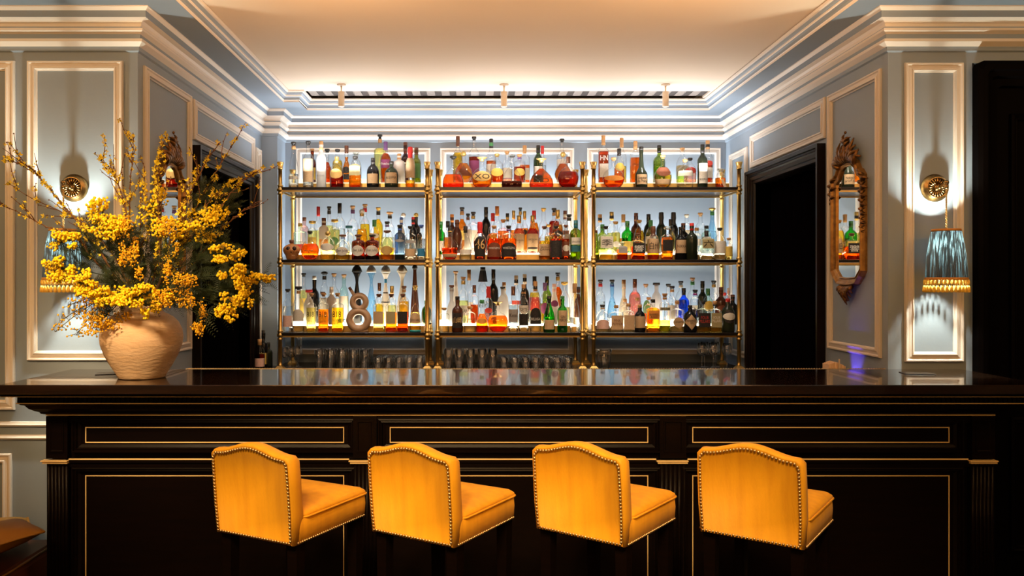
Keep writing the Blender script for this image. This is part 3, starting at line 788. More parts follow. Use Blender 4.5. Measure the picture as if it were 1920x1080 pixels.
ROWS = {'F': (6.335, 0.0), 'M': (6.465, 0.0525), 'B': (6.59, 0.0525)}
ORG = {(0, 0): (520, 240), (1, 0): (810, 240), (2, 0): (1100, 240), (0, 1): (520, 370), (1, 1): (810, 370), (2, 1): (1100, 370), (0, 2): (520, 490), (1, 2): (810, 490), (2, 2): (1100, 490)}
RN = {'F': 'front row', 'M': 'middle row', 'B': 'back row'}
ALLB = []
def make_bottle(bi, si, row, cx, ctop, w, typ, gl, lq, fill, cap, lab, desc, text, dy=0.0):
    ox, oy = ORG[(bi, si)]
    d, dz = ROWS[row]; d += dy
    px, py = ox + cx / 6.4, oy + ctop / 6.4
    zb = SHELF_Z[si] + dz + 0.0004
    H = EYE - (py - 530.0) * d / F - zb
    r = w / 6.4 / 2 * d / F
    X = XX(px, d)
    dep = 0.056 if row == 'F' else 0.044
    ry = min(r, dep)
    if typ in 'OAL' and r > 0.04: ry = min(ry, 0.042)
    n = SQ.get(typ, 2.0)
    if gl == 'S' and typ == 'O': pass
    nr_abs = min(0.0150, r * 0.40)
    nr = nr_abs / r
    pf = [(t, nr if q == 'n' else q) for t, q in PRO[typ]]
    ct = pf[-1][0]                                       # where the glass ends
    root = empty('liquor_bottle', (X, d, zb))
    tag(root, desc, 'bottle', 'bottles on the %s shelf of the %s unit' % (SN[si], UN[bi]))
    nk = 'n'
    neck_from = 0.99
    for t, q in PRO[typ]:
        if q == 'n': neck_from = t; break
    def sec(t): return n if t < neck_from - 0.05 else 2.0
    def rr(t):
        q = prof_r(pf, t) * r
        return q, min(q, ry * max(prof_r(pf, t), min(1.0, nr_abs / ry)))
    b = MB()
    rings = []
    for (t, q) in pf:
        a, c = rr(t); rings.append(ring(a, c, t * H, sec(t)))
    a, c = rr(ct); rings.append(ring(a * 1.16, c * 1.16, (ct - 0.035) * H)) if typ != 'K' else None
    if typ != 'K': rings[-1], rings[-2] = rings[-2], rings[-1]
    b.loft(rings, True, True, 0, True)
    b.build('glass_body', glass_mat(gl), root)
    solid = gl in SOL
    if not solid and lq != '-' and fill > 0.02:
        b = MB(); rings = []
        ts = sorted(set([0.02] + [t for t, _ in pf if 0.03 < t < fill] + [fill]))
        for t in ts:
            a, c = rr(t); rings.append(ring(max(.002, a - 0.0022), max(.002, c - 0.0022), t * H, sec(t)))
        b.loft(rings, True, True, 0, True)
        b.build('spirit', liq_mat(lq), root)
    # cap
    cc, cs = cap[0], (cap[1] if len(cap) > 1 else 'c')
    b = MB(); R = nr_abs
    hC = (1 - ct) * H
    if cs == 'c': b.lathe([(ct * H - 0.012, R * 1.18), (H - 0.002, R * 1.18), (H, R * 1.0)], 14)
    elif cs == 'l': b.lathe([(H * 0.80, R * 1.12), (H * 0.86, R * 1.10), (H * 0.90, R * 1.12), (H - 0.002, R * 1.12), (H, R * 0.95)], 14)
    elif cs == 'm': b.lathe([(ct * H - 0.010, R * 0.86), (H - 0.017, R * 0.9), (H - 0.016, R * 1.34), (H - 0.002, R * 1.36), (H, R * 1.2)], 14)
    elif cs == 'M': b.lathe([(ct * H - 0.010, R * 0.86), (H - 0.020, R * 1.0), (H - 0.016, R * 1.7), (H - 0.008, R * 1.95), (H - 0.002, R * 1.6), (H, R * 0.7)], 14)
    elif cs == 'W': b.lathe([(ct * H - 0.008, R * 0.86), (H - 0.022, R * 0.9), (H - 0.020, R * 1.9), (H - 0.002, R * 1.9), (H, R * 1.75)], 16)
    elif cs == 'b': b.ball((0, 0, H - R * 1.5), R * 1.5, 12, 8); b.lathe([(ct * H - 0.008, R * 1.1), (H - R * 2.2, R * 0.7)], 12)
    elif cs == 'x':   # tall faceted stopper
        b.lathe([(ct * H - 0.004, R * 0.9), (ct * H + 0.002, R * 1.5), (H - 0.03, R * 0.8), (H - 0.018, R * 1.9), (H - 0.006, R * 1.7), (H, R * 0.5)], 8, smooth=False)
    elif cs == 'f':   # flared trumpet stopper
        b.lathe([(ct * H - 0.05 * H, R * 1.2), (ct * H, R * 1.0), (H - 0.006, R * 2.2), (H, R * 2.9), (H + 0.0005, R * 1.0)], 16)
    elif cs == 'v':   # black pennant-shaped neck wrap
        b.lathe([(H * 0.74, R * 2.6), (H * 0.94, R * 1.6)], 4, smooth=False); b.lathe([(H * 0.94, R * 1.4), (H, R * 1.45)], 12)
    elif cs == 'd':   # big dome over a flared neck
        q = r * 0.93
        b.lathe([(ct * H - 0.003, q * 1.0), (ct * H + 0.001, q * 1.06), (ct * H + (1 - ct) * H * 0.35, q * 0.98), (ct * H + (1 - ct) * H * 0.7, q * 0.72), (H - 0.002, q * 0.38), (H, q * 0.1)], 18)
    elif cs == 'z':   # dipped wax
        b.lathe([(H * 0.70, R * 1.7), (H * 0.74, R * 1.25), (H * 0.80, R * 1.2), (H * 0.86, R * 1.45), (H * 0.93, R * 1.35), (H - 0.004, R * 1.3), (H, R * 1.0)], 14)
    b.build('stopper' if cs in 'mMWbxf' else 'cap', cap_mat(cc), root)
    if len(cap) > 2:   # neck band
        b = MB(); b.lathe([(H * 0.84, R * 1.08), (H * 0.845, R * 1.14), (ct * H - 0.014, R * 1.14), (ct * H - 0.013, R * 1.05)], 14, cap0=False, cap1=False)
        b.build('neck_band', cap_mat(cap[2]), root)
    # label(s)
    lobj = None
    for li, L in enumerate(lab.split('+')):
        if L == '-' or not L: continue
        colr, shp = L[0], L[1]
        lo, hi = [float(q) / 100 for q in L[2:].split('-')]
        b = MB(); rows = 9 if shp == 'b' else 18; cols = 10; V = []; Fc = []
        for k in range(rows + 1):
            t = lo + (hi - lo) * k / rows
            a, c = rr(t)
            s = k / rows
            wd = 0.93 if shp != 'b' else 0.995
            if shp == 'o': hwid = math.sqrt(max(0.0, 1 - (2 * s - 1) ** 2)) * 0.86 + 0.02
            elif shp == 'd': hwid = (1 - abs(2 * s - 1)) * 0.95 + 0.02
            elif shp == 'a': hwid = wd if s < 0.55 else wd * (math.sqrt(max(0, 1 - ((s - 0.55) / 0.45) ** 2)) * 0.85 + 0.12)
            elif shp == 's': hwid = 0.6
            elif shp == 't': hwid = wd * max(0.02, 1 - s)
            elif shp == 'u': hwid = wd * math.sqrt(max(0.0004, 1 - (1 - min(1, s * 1.6)) ** 2))
            else: hwid = wd
            for m in range(cols + 1):
                x = a * hwid * (2 * m / cols - 1) * (0.90 if n > 2 else 1.0)
                V.append((x, fy(x, a, c, sec(t)) - 0.0007 * (1 + li), t * H))
        for k in range(rows):
            for m in range(cols):
                i = k * (cols + 1) + m
                Fc.append((i, i + 1, i + cols + 2, i + cols + 1))
        b.add(V, Fc, 0, True)
        o = b.build('label', label_mat(colr), root)
        if li == 0 or lobj is None: lobj, L0 = o, (lo, hi, colr)
    for one in (text.split('+') if text else []):
        tcol, fit, body = one.split(';', 2)
        if lobj is None: L0 = (0.12, 0.55, 'W')
        lo, hi = L0[0], L0[1]
        vert = fit == 'v'
        if fit not in ('', 'v'):
            lo, hi = [float(q) / 100 for q in fit.split('-')]
        me = text_mesh(body, pbr('ink_' + tcol, {'k': (0.015, 0.012, 0.01), 'W': (0.85, 0.82, 0.75), 'g': (0.75, 0.5, 0.2), 'r': (0.5, 0.04, 0.03), 'B': (0.16, 0.05, 0.02), 'b': (0.05, 0.1, 0.3), 's': (0.3, 0.3, 0.32)}[tcol], 0.6))
        vs = me.vertices
        if len(vs):
            if vert:
                for v in vs: v.co = Vector((-v.co.y, v.co.x, 0))
            x0 = min(v.co.x for v in vs); x1 = max(v.co.x for v in vs); y0 = min(v.co.y for v in vs); y1 = max(v.co.y for v in vs)
            tm = (lo + hi) / 2; a, c = rr(tm)
            sx = 1.52 * a / max(1e-5, x1 - x0); sy = (hi - lo) * H * 0.86 / max(1e-5, y1 - y0)
            if vert: sx = 1.2 * a / (x1 - x0)
            sy = min(sy, sx * (1.45 if not vert else 9)); sx = min(sx, sy * 1.5)
            for v in vs:
                x = (v.co.x - (x0 + x1) / 2) * sx; z = tm * H + (v.co.y - (y0 + y1) / 2) * sy
                a, c = rr(z / H)
                v.co = Vector((x, fy(min(max(x, -a * .99), a * .99), a, c, sec(z / H)) - 0.0026, z))
            o = put('lettering', me, lobj if lobj is not None else root)
    ALLB.append((desc, root))
    return root
# row,cx,top,w,type,glass,spirit,fill,cap,labels|description|lettering
DATA = {}
DATA[(0, 0)] = """
F,195,168,120,C,c,w,.30,kmw,Wb18-25|tall clear cone bottle with vertical black script, far left|k;v;Chase
F,370,160,125,W,c,w,.62,km,tr12-62|clear bottle with large tan paper label and black cork stopper|
F,527,160,115,W,F,-,0,wl,-|frosted white bottle with pale cork top and grey lettering|s;18-34;BELVEDERE
F,713,345,168,U,c,r,.50,gl,go28-60|short red brandy decanter with long gold neck and gold medallion|
F,935,340,142,X,c,a,.42,km,eb38-76|square clear decanter with amber spirit, grey label and black stopper|
F,1148,360,150,U,k,-,0,kl,tb14-46|black round-shouldered rum bottle with tan portrait label|
F,1370,400,165,U,D,-,0,kc,tb16-56|squat dark green bottle with tan label and short black cap|k;;ALQUIMIA
F,1595,228,118,U,c,y,.18,rzr,tb24-72|clear bottle with dark red cap and tall tan label|
M,420,250,90,S,b,A,.7,wm,yr10-45|brown bottle with cork top behind the large tan label|
M,598,252,135,A,c,A,.62,km,-|dark amber teardrop bottle with black stopper behind the frosted bottle|
M,722,255,120,S,c,y,.66,km,-|golden bottle with black stopper behind the red decanter|
M,830,212,122,A,c,a,.70,Bl,kb10-24+ko26-44|amber fan-shaped bottle with brown capsule and black oval label|
M,945,285,130,U,c,w,.45,cx,-|clear bottle with round glass stopper behind the square decanter|
B,1232,80,135,X,c,Y,.72,kmw,-|very tall pale yellow square bottle with a thin neck|
M,1300,165,125,S,c,o,.72,pl,pb36-56|bright orange bottle with dark purple capsule and purple label|W;36-56;Ponche
M,1462,308,135,Q,W,-,0,wl,-|white bottle with black floral pattern and tan sleeve|
B,1537,172,112,S,b,r,.75,Bl,-|tall red brown bottle with long dark brown capsule|
M,1668,235,112,S,y,n,.6,Bl,nb14-54|olive green bottle with dark capsule and green label, right end|
"""
DATA[(1, 0)] = """
F,255,335,262,A,c,o,.42,kM,-|wide ship decanter half full of orange brandy with black stopper|k;;
F,600,355,252,O,c,a,.44,gf,go20-55|round ribbed amber disc bottle with gold neck and gold seal|k;28-46;XO
F,958,312,250,A,c,B,.2,cx,-|crystal decanter with dark spirit, spiked edge and clear stopper|
F,1313,370,295,A,c,o,.66,gf,-|very wide bright orange bell decanter with gold stopper|k;16-34;XO
F,1635,345,252,O,c,r,.52,Bl,-|round glass globe decanter of dark red spirit with brown stopper|
B,310,100,118,S,c,y,.66,Bl,-|yellow bottle with long brown capsule and gold seal|
M,378,275,225,L,c,a,.62,gb,Bt22-56|leaf-shaped amber bottle with brown teardrop label and gold stopper|
B,505,105,130,W,c,r,.58,km,pb22-50|dark amber bottle with purple diamond label and black cork|o;30-50;<>
B,710,130,122,S,c,o,.52,kln,Wb12-45|orange bottle with green neck, round tag and white label|
M,780,310,160,U,c,A,.40,gm,yo22-50|low red amber bottle with oval yellow label and gold top|
B,900,280,130,U,c,p,.5,wm,Wb20-50|pale bottle with white label and tan wooden cap|
M,1050,315,142,Q,c,A,.56,wmp,yo24-50|dark amber bottle with purple neck collar and gold oval label|
B,1112,210,120,X,c,o,.50,wl,Wb12-42|orange square bottle with tan sleeve, black ribbon and white label|
M,1275,208,115,W,G,-,0,kl,Wb20-44|dark green bottle with black capsule and cream band label|
B,1325,215,90,S,c,w,.5,rl,-|clear bottle with bright red capsule behind the orange bell decanter|
B,1560,130,130,S,c,w,.3,km,Wb10-55|tall clear bottle with black cork and white label|
M,1572,285,205,L,c,a,.62,gb,-|curved amber flask with gold stopper behind the globe decanter|
"""
DATA[(2, 0)] = """
F,322,355,262,O,c,o,.36,wm,oo22-40|round decanter of orange brandy with wide wooden stopper|
F,655,225,148,H,D,-,0,kc,tb8-32|dark green bottle with long sloping neck and square cream label|k;;Liqueur/de Poire
F,915,325,208,O,c,y,.40,wm,Bu34-62+tb10-26|round yellow bottle with brown shield label and wooden cap|
F,1180,375,195,U,c,w,.12,wm,Wr40-58|rounded clear bottle with cream paper tag and wooden cap|
F,1390,198,122,W,D,-,0,kl,Wb10-56|black wine bottle with tall cream label and dark seal|k;12-26;RISERVA
F,1605,480,125,U,c,a,.50,cx,-|small clear flask of amber with hanging cream tag|
M,200,90,118,X,c,A,.66,wl,Wb12-40|tall dark amber bottle with white emblem and white label|W;46-58;HN
M,390,248,120,U,c,a,.45,kl,yo34-58|amber bottle with short black cap and round gold label|
B,420,118,115,S,c,y,.40,wl,-|tall clear bottle with long cork over yellow spirit|
M,585,158,122,X,c,o,.60,wlw,-|orange square bottle with clear shoulder and cork cap|k;40-48;rhum
M,870,208,145,S,e,n,.5,kl,-|green bottle with tall black capsule behind the shield label|
B,1148,238,150,U,c,n,.44,wm,eb26-52|clear bottle with olive label and copper-coloured cork|
M,1240,360,150,U,c,p,.50,km,ro36-62|pink-filled bottle with red wax seal and dark stopper|
M,1452,150,120,S,c,A,.44,wlk,Wb12-36+ro40-52|clear bottle with red brown spirit and red medallion, black neck|
"""
DATA[(0, 1)] = """
F,392,405,220,O,c,o,.56,km,-|round bottle with moulded face, full of orange spirit|
F,605,400,180,U,c,Y,.32,gb,Wo30-56|squat clear bottle with round metal ball stopper|
F,785,445,170,U,c,Y,.34,BMb,Wo16-50|short clear bottle with oval cream label and blue collar|k;26-42;Don Julio
F,972,445,160,Q,b,a,.55,BMo,Wo14-56|short amber bottle with oval cream label and orange collar|k;28-44;Don Julio
F,1140,445,170,Q,b,A,.5,kMr,Wo14-56|short dark brown bottle with oval cream label and red collar|k;28-44;Don Julio
F,1318,395,165,U,c,y,.40,BM,go16-46|arched yellow bottle with round brown stopper and bee plaque|
F,1470,330,125,Q,U,-,0,kmb,so50-58|slate grey bottle with bright blue neck and silver medal|
F,1597,345,135,Q,c,w,.6,km,tb10-32+so48-58|clear bottle with tan base label, silver medal and black stopper|
F,1728,330,105,Q,c,w,.6,bm,bb10-32|narrow clear bottle with bright blue band at the right post|
M,275,310,150,X,t,w,.4,gc,rr12-30|aqua bottle with gold cap and red label behind skull|
B,325,240,100,Q,p,-,0,Bc,-|pale lilac bottle with dark red cap|
M,420,283,110,Q,c,Y,.7,gW,yr10-50|pale bottle with very wide gold cap|
B,492,112,95,S,c,Y,.5,rl,-|tall clear bottle with bright red capsule|
M,558,248,115,Q,h,-,0,Bl,or14-40|cream bottle with maroon cap and orange mark|
B,622,110,100,S,c,Y,.6,kmk,-|tall pale yellow bottle with black cap and black collar|
M,690,265,120,Q,c,Y,.7,gW,no24-48|pale yellow bottle with wide gold cap and green oval label|
B,748,70,135,S,c,w,.5,kl,-|tall clear bottle with very tall black capsule|
M,860,340,130,U,c,w,.35,tW,-|clear bottle with wide dark blue metal cap and rainbow arc|
B,905,100,130,S,c,w,.5,wmp,-|tall clear bottle with cork top and violet neck band|
M,1015,140,140,C,c,y,.55,sbg,-|gold-filled cone bottle with patterned neck and metal ball stopper|
B,1052,80,115,S,c,y,.60,wmr,-|tall yellow bottle with cork top and red neck band|
M,1165,270,130,U,c,y,.6,nl,Wo44-60|round-shouldered yellow bottle with green capsule|
B,1212,120,115,S,c,y,.75,gmk,-|tall golden bottle with gold cap and black neck seal|
M,1318,290,140,U,c,Y,.5,kmp,-|pale bottle with black cap and violet collar|
B,1350,172,115,S,c,w,.4,wMk,-|clear bottle with pale flared cork cap and dark pendant|
M,1488,240,85,S,W,-,0,bl,-|white bottle with tall blue capsule|
B,1512,185,100,S,c,w,.4,sb,-|bottle with silver ball stopper behind the blue capsule|
M,1630,235,90,S,k,-,0,rl,-|black bottle with dark red capsule near the right post|
B,1665,185,100,S,k,-,0,gb,-|bottle with gold ball stopper at the back right corner|
M,1696,350,80,Q,k,-,0,km,-|small black bottle squeezed beside the blue band bottle|
"""
DATA[(1, 1)] = """
F,215,355,205,O,c,A,.36,klg,tr8-18|wide orange flask with small tan strip label, left end|
F,402,345,150,C,c,w,.25,kl,Wr16-30|clear faceted bell bottle with black capsule|
F,575,295,155,V,c,A,.5,rz,ka8-62|red wax-topped bottle with dark label numbered 46|g;26-56;46
F,745,340,170,Q,c,o,.62,wm,Ba8-50|orange jug-like bottle with red brown arched label|W;26-42;WHISTLEPIG
F,920,340,190,Q,c,o,.62,kmp,ka8-50|orange jug-like bottle with black arched label|W;26-42;WHISTLEPIG
F,1350,345,138,U,c,y,.56,Bm,tb12-46|yellow whisky bottle with tan label and dark cork|k;26-40;IRISH/DRAM
F,1487,340,155,Q,c,A,.6,km,po12-48+kb6-56|amber bottle with dark purple crest label|
F,1607,330,92,S,c,A,.6,Bm,Bb10-52+Wo24-42|slim dark amber bottle with pale crest circle|
F,1725,275,135,Q,e,n,.5,tlt,Wb38-56+Tb20-36|green bottle with cream and teal bands and teal capsule|k;40-50;SINGLETON
M,1045,218,135,V,c,A,.66,gl,tb6-52|tan-labelled whisky with gold cap, number 19|k;22-42;MACALLAN/19
M,1207,218,142,V,c,A,.66,gl,tb6-52+kr12-17|tan-labelled whisky with gold cap and black bar, number 25|k;24-44;MACALLAN/25
B,105,290,110,S,g,-,0,nc,Wb10-40|green bottle with cream label behind the left post|
M,190,285,110,S,c,a,.5,klk,-|amber bottle with black cap and dark collar, left end|
B,240,205,100,S,B,-,0,ol,-|dark red bottle with orange copper capsule|
M,300,270,120,U,B,-,0,Bl,-|round-shouldered dark brown bottle with brown capsule|
B,360,120,110,S,c,a,.75,kmw,yr30-50|tall golden orange bottle with pale neck tag|
M,432,195,90,S,c,w,.4,kmB,Wb10-60|narrow bottle with white label and brown cap|
B,495,175,130,X,c,p,.5,kmg,Wb14-56|square-shouldered pale bottle with black cap and cream label|
B,648,118,112,W,k,-,0,kl,-|tall black bottle with widening black neck|
M,730,190,105,S,c,a,.5,rl,-|amber bottle with bright red capsule behind the wax-topped one|
B,782,108,112,S,c,w,.3,ol,-|tall clear bottle with copper orange capsule|
M,855,265,130,X,c,o,.66,wm,yb26-44|orange bottle with rounded wood cap and pale label|
B,905,192,92,S,c,w,.4,klg,-|clear bottle with wide black cap and amber collar|
B,980,160,88,S,c,a,.55,gl,-|amber bottle with tall gold capsule left of the tan labels|
B,1060,122,80,S,c,w,.4,kmg,-|tall bottle with black cap over a gold neck|
B,1112,165,85,S,c,a,.6,gl,kd44-58|amber bottle with gold capsule and black diamond label|
B,1225,160,125,U,c,a,.72,rl,rr40-54|amber bottle with tall dark red capsule|
B,1338,128,112,S,c,w,.35,gm,-|tall clear bottle with slim neck and gold stopper|
M,1400,325,100,S,c,y,.6,gm,-|yellow bottle with gold top behind the tan-labelled whisky|
B,1465,130,120,X,c,r,.72,kmw,-|red brown square bottle with black and cork top|
M,1508,150,135,U,c,y,.66,gl,kd38-54|golden bottle with slanted black tag and gold capsule|
B,1597,160,100,S,c,p,.4,BlW,Bb44-54|tall pale bottle with brown cap and dark band|
M,1645,205,112,S,c,w,.4,kmk,sb24-50|clear patterned bottle with black cap beside the green one|
"""
DATA[(2, 1)] = """
F,230,345,168,X,c,Y,.30,km,Wb34-68|square clear bottle with cream label and brush lettering|k;38-62;季
F,425,530,125,X,c,A,.55,cx,sr36-76|small square amber decanter with grey label|
F,612,430,160,X,c,A,.50,Bm,kb24-62|faceted amber decanter with black label and dark stopper|W;28-56;響
F,798,345,145,U,c,a,.60,Bz,tb20-62|amber bottle with tan label, black brushwork and brown wrap|k;28-54;白州
F,962,345,130,X,c,a,.66,cx,kb26-58|square amber bottle with black label and clear stopper|
F,1128,355,135,S,k,-,0,kc,tr20-60|black bottle with tall tan label|k;34-48;NIKKA
F,1262,310,140,S,D,-,0,rl,-|dark green bottle with embossed shoulder and red cap|
F,1437,400,165,X,c,w,.5,kl,er38-72|square clear bottle with olive label and brush strokes|k;42-68;六
F,1598,365,155,U,c,w,.45,km,Wb18-58|clear round-shouldered bottle with dark stopper and fine lettering|
F,1705,485,92,Q,c,Y,.6,wm,yb14-60|small corked bottle with yellow label at the right end|
B,160,205,112,S,c,Y,.5,wlk,-|pale bottle with cork and broad black neck band, left end|
M,188,325,125,S,e,-,0,nl,-|olive green bottle with dark green capsule behind the cream label|
B,300,175,112,S,c,Y,.5,glk,-|tall pale bottle with black neck and yellow cap|
M,348,290,112,S,c,Y,.66,wm,Wo20-38|pale yellow bottle with tan cap and round clear seal|
B,440,205,112,S,c,a,.4,wl,-|clear bottle with plain cork above amber spirit|
M,488,285,140,S,g,-,0,nl,yb8-38|bright green bottle with yellow label and long neck|
B,592,188,122,S,B,-,0,Bl,-|tall dark brown bottle with brown capsule|
M,630,272,122,U,c,y,.68,wm,-|yellow bottle with cork behind the faceted decanter|
B,742,203,125,U,D,-,0,kl,-|dark bottle with round shoulders and black capsule|
M,768,275,125,U,c,Y,.6,nl,Wb30-52|pale lemon bottle with green neck and silver cap|
B,895,180,125,S,D,-,0,kz,-|tall black bottle with bulging neck, left of the pair|
M,1010,262,125,O,c,Y,.5,kl,-|clear flask with black and gold cap and round pendant|
B,1042,180,112,S,k,-,0,kz,-|tall black bottle with bulging neck, right of the pair|
M,1160,310,125,S,k,-,0,Bl,-|black bottle with brown capsule behind the tan label|
B,1200,205,135,Q,c,w,.6,sm,Wb30-60|clear bottle with silver cap and white label|
M,1320,365,112,Q,c,w,.5,wc,Wb30-56|clear bottle with short tan cap|
B,1365,185,140,U,c,w,.6,wm,-|broad clear bottle with pale cork top|
M,1437,340,110,Q,t,w,.5,kc,Wb20-60|aqua bottle with black cap behind the olive label|
B,1507,125,112,C,l,w,.5,gMn,-|tall pale blue bottle with ornate gold top and green stem|
F,118,395,56,S,e,-,0,Bc,-|small green bottle with brown cap at the left post|
"""
DATA[(0, 2)] = """
F,125,330,122,W,c,w,.6,km,Pb12-38|clear bottle with pink and white label, far left|
F,255,300,138,U,c,w,.4,kWw,Wa24-50|round-shouldered clear bottle with cream label and wide black top|
F,408,380,110,X,c,Y,.62,wm,Ys|square pale yellow bottle with large black numerals, left of three|k;36-56;818+k;15-35;TEQUILA/BLANCO
F,556,380,120,X,c,a,.58,wm,Ys|square amber bottle with large black numerals, middle of three|k;36-56;818+k;15-35;TEQUILA/REPOSADO
F,725,380,135,X,c,y,.62,wm,Ys|square golden bottle with large black numerals, right of three|k;36-56;818+k;15-35;TEQUILA/AÑEJO
F,1218,390,130,X,c,Y,.50,Bm,tb22-54|square pale bottle with tan label and brown cork|
F,1368,390,132,X,c,a,.50,Bm,er22-54|square amber bottle with olive brown label|
F,1506,390,130,X,c,A,.52,Bm,kb22-54|square dark amber bottle with black label|
F,1655,290,138,A,c,Y,.42,gm,ta20-42|bell-shaped bottle with peaked tan label and blue base|k;22-30;VOLCAN
M,380,340,125,U,W,-,0,rW,-|white bottle with wide red cap behind the numeral bottles|
M,650,305,125,W,s,-,0,sl,-|grey stoneware bottle behind the rightmost numeral bottle|
B,800,155,115,U,t,w,.5,wm,oo24-44+Wb10-56|aqua-tinted bottle with orange label and flat cork|
B,317,140,105,S,c,Y,.66,km,yb10-50|tall yellow bottle with black cap|
B,445,175,115,S,k,-,0,sc,-|black bottle with silver cap and white letters|W;26-36;ACE
B,565,120,115,U,c,w,.4,kxk,Wr14-50|clear bottle with ornate black crown stopper|
B,680,142,130,S,c,w,.5,wm,Wb10-50|clear bottle with pale flat cork|
B,955,45,128,K,k,-,0,kd,-|hourglass bottle of dark green with dark dome cap|
B,1128,50,122,K,l,w,.4,sd,-|clear blue hourglass bottle with silver dome cap|
B,1300,50,124,K,W,-,0,sd,bb70-77+kb52-54+kb36-38|white and blue painted hourglass bottle with silver dome cap|
B,1497,45,130,K,h,-,0,Wd,-|cream hourglass bottle with cream dome cap|
B,1650,42,118,T,B,-,0,kb,-|tall tapering dark brown bottle|
M,1225,258,95,S,c,y,.5,Bl,-|narrow bottle with brown capsule beside the eight-shaped decanter|
M,1375,295,105,S,c,Y,.5,gl,-|pale bottle with gold cap behind the olive brown label|
M,1520,295,122,S,c,y,.6,Bmw,-|golden yellow bottle with cork behind the black label|
M,545,365,110,U,c,w,.4,Bm,-|clear bottle with dark cork behind the middle numeral bottle|
M,1790,470,120,U,G,-,0,nl,-|dark green bottle at the right post|
"""
DATA[(1, 2)] = """
F,145,555,128,Q,c,w,.5,wm,-|small cut crystal decanter with round stopper, left end|
F,305,420,132,S,B,-,0,kc,kb12-54|dark amber bottle with black label and gold brushwork|g;18-50;山崎
F,455,540,148,Q,c,w,.30,wm,-|clear bottle etched with pale flowers|
F,600,460,155,A,c,o,.56,nc,oo26-44|orange decanter with green collar|
F,790,485,248,O,c,o,.54,gf,-|large round orange decanter with flared gold stopper|
F,975,300,118,S,c,w,.6,Bl,sr22-50|clear bottle with grey label and dark cap|k;32-42;Ketel
F,1100,275,120,S,c,w,.4,wlk,kr14-38+Wu38-56|clear bottle with fan label and dark base panel|k;42-52;SIETE
F,1240,240,140,U,c,w,.3,wlk,ka16-48|clear bottle with grey arched shield label|W;22-30;BELUGA
F,1405,415,142,C,g,n,.4,kl,tb8-34|green bottle with spreading base, black neck and tan label|
F,1565,415,122,S,g,-,0,nc,tb18-60|bright green bottle with tall tan label|k;26-50;GIN/VERDE
F,1712,265,118,C,c,w,.3,wl,-|clear corked bottle with fine gold lettering at the right end|
M,235,285,140,A,F,-,0,BmB,-|frosted white bottle with brown stopper|
B,285,115,112,T,W,-,0,wm,-|white tapered bottle with tan top|
M,375,185,130,S,c,Y,.5,wmg,Wb20-40|pale bottle with lettered cream label|k;24-34;OKAR
B,445,100,100,S,c,Y,.3,wl,Wb10-40|tall pale bottle with long cork|
M,508,285,95,X,c,A,.5,Bl,-|red brown bottle with dark brown cap|
B,610,70,120,S,c,w,.4,kv,-|clear bottle with black pennant neck wrap|k;28-38;elit
M,678,300,100,S,c,p,.4,rz,ro30-44|clear bottle with red wax top and red seal|
B,737,95,122,S,k,-,0,kl,-|tall black bottle with gold crest|
M,850,305,145,U,F,-,0,km,-|broad frosted bottle with black cap|
B,865,250,100,S,W,-,0,wl,-|white bottle with copper and white top|
B,1010,170,115,S,c,w,.4,Wlk,rr40-48|clear bottle with cream cap and black collar|
B,1113,155,105,S,k,-,0,Wl,-|black bottle with cream cap|
B,1230,180,132,U,c,y,.66,kl,rb28-56|yellow bottle with red and yellow label and black cap|
M,1355,255,122,U,c,y,.5,pl,po24-52|bottle with purple capsule and purple rosette label|
B,1380,180,112,S,e,n,.4,kl,-|green-tinted bottle with black capsule|
M,1468,270,125,C,W,-,0,Pl,po44-60|white bottle with pink cap and violet collar|
B,1510,135,110,S,c,o,.72,kmg,-|orange bottle with black neck and gold cap|
M,1590,245,135,U,c,Y,.4,gW,-|clear bottle with large flat gold cap|
B,1758,305,95,S,B,-,0,kl,-|dark brown bottle at the back right corner|
"""
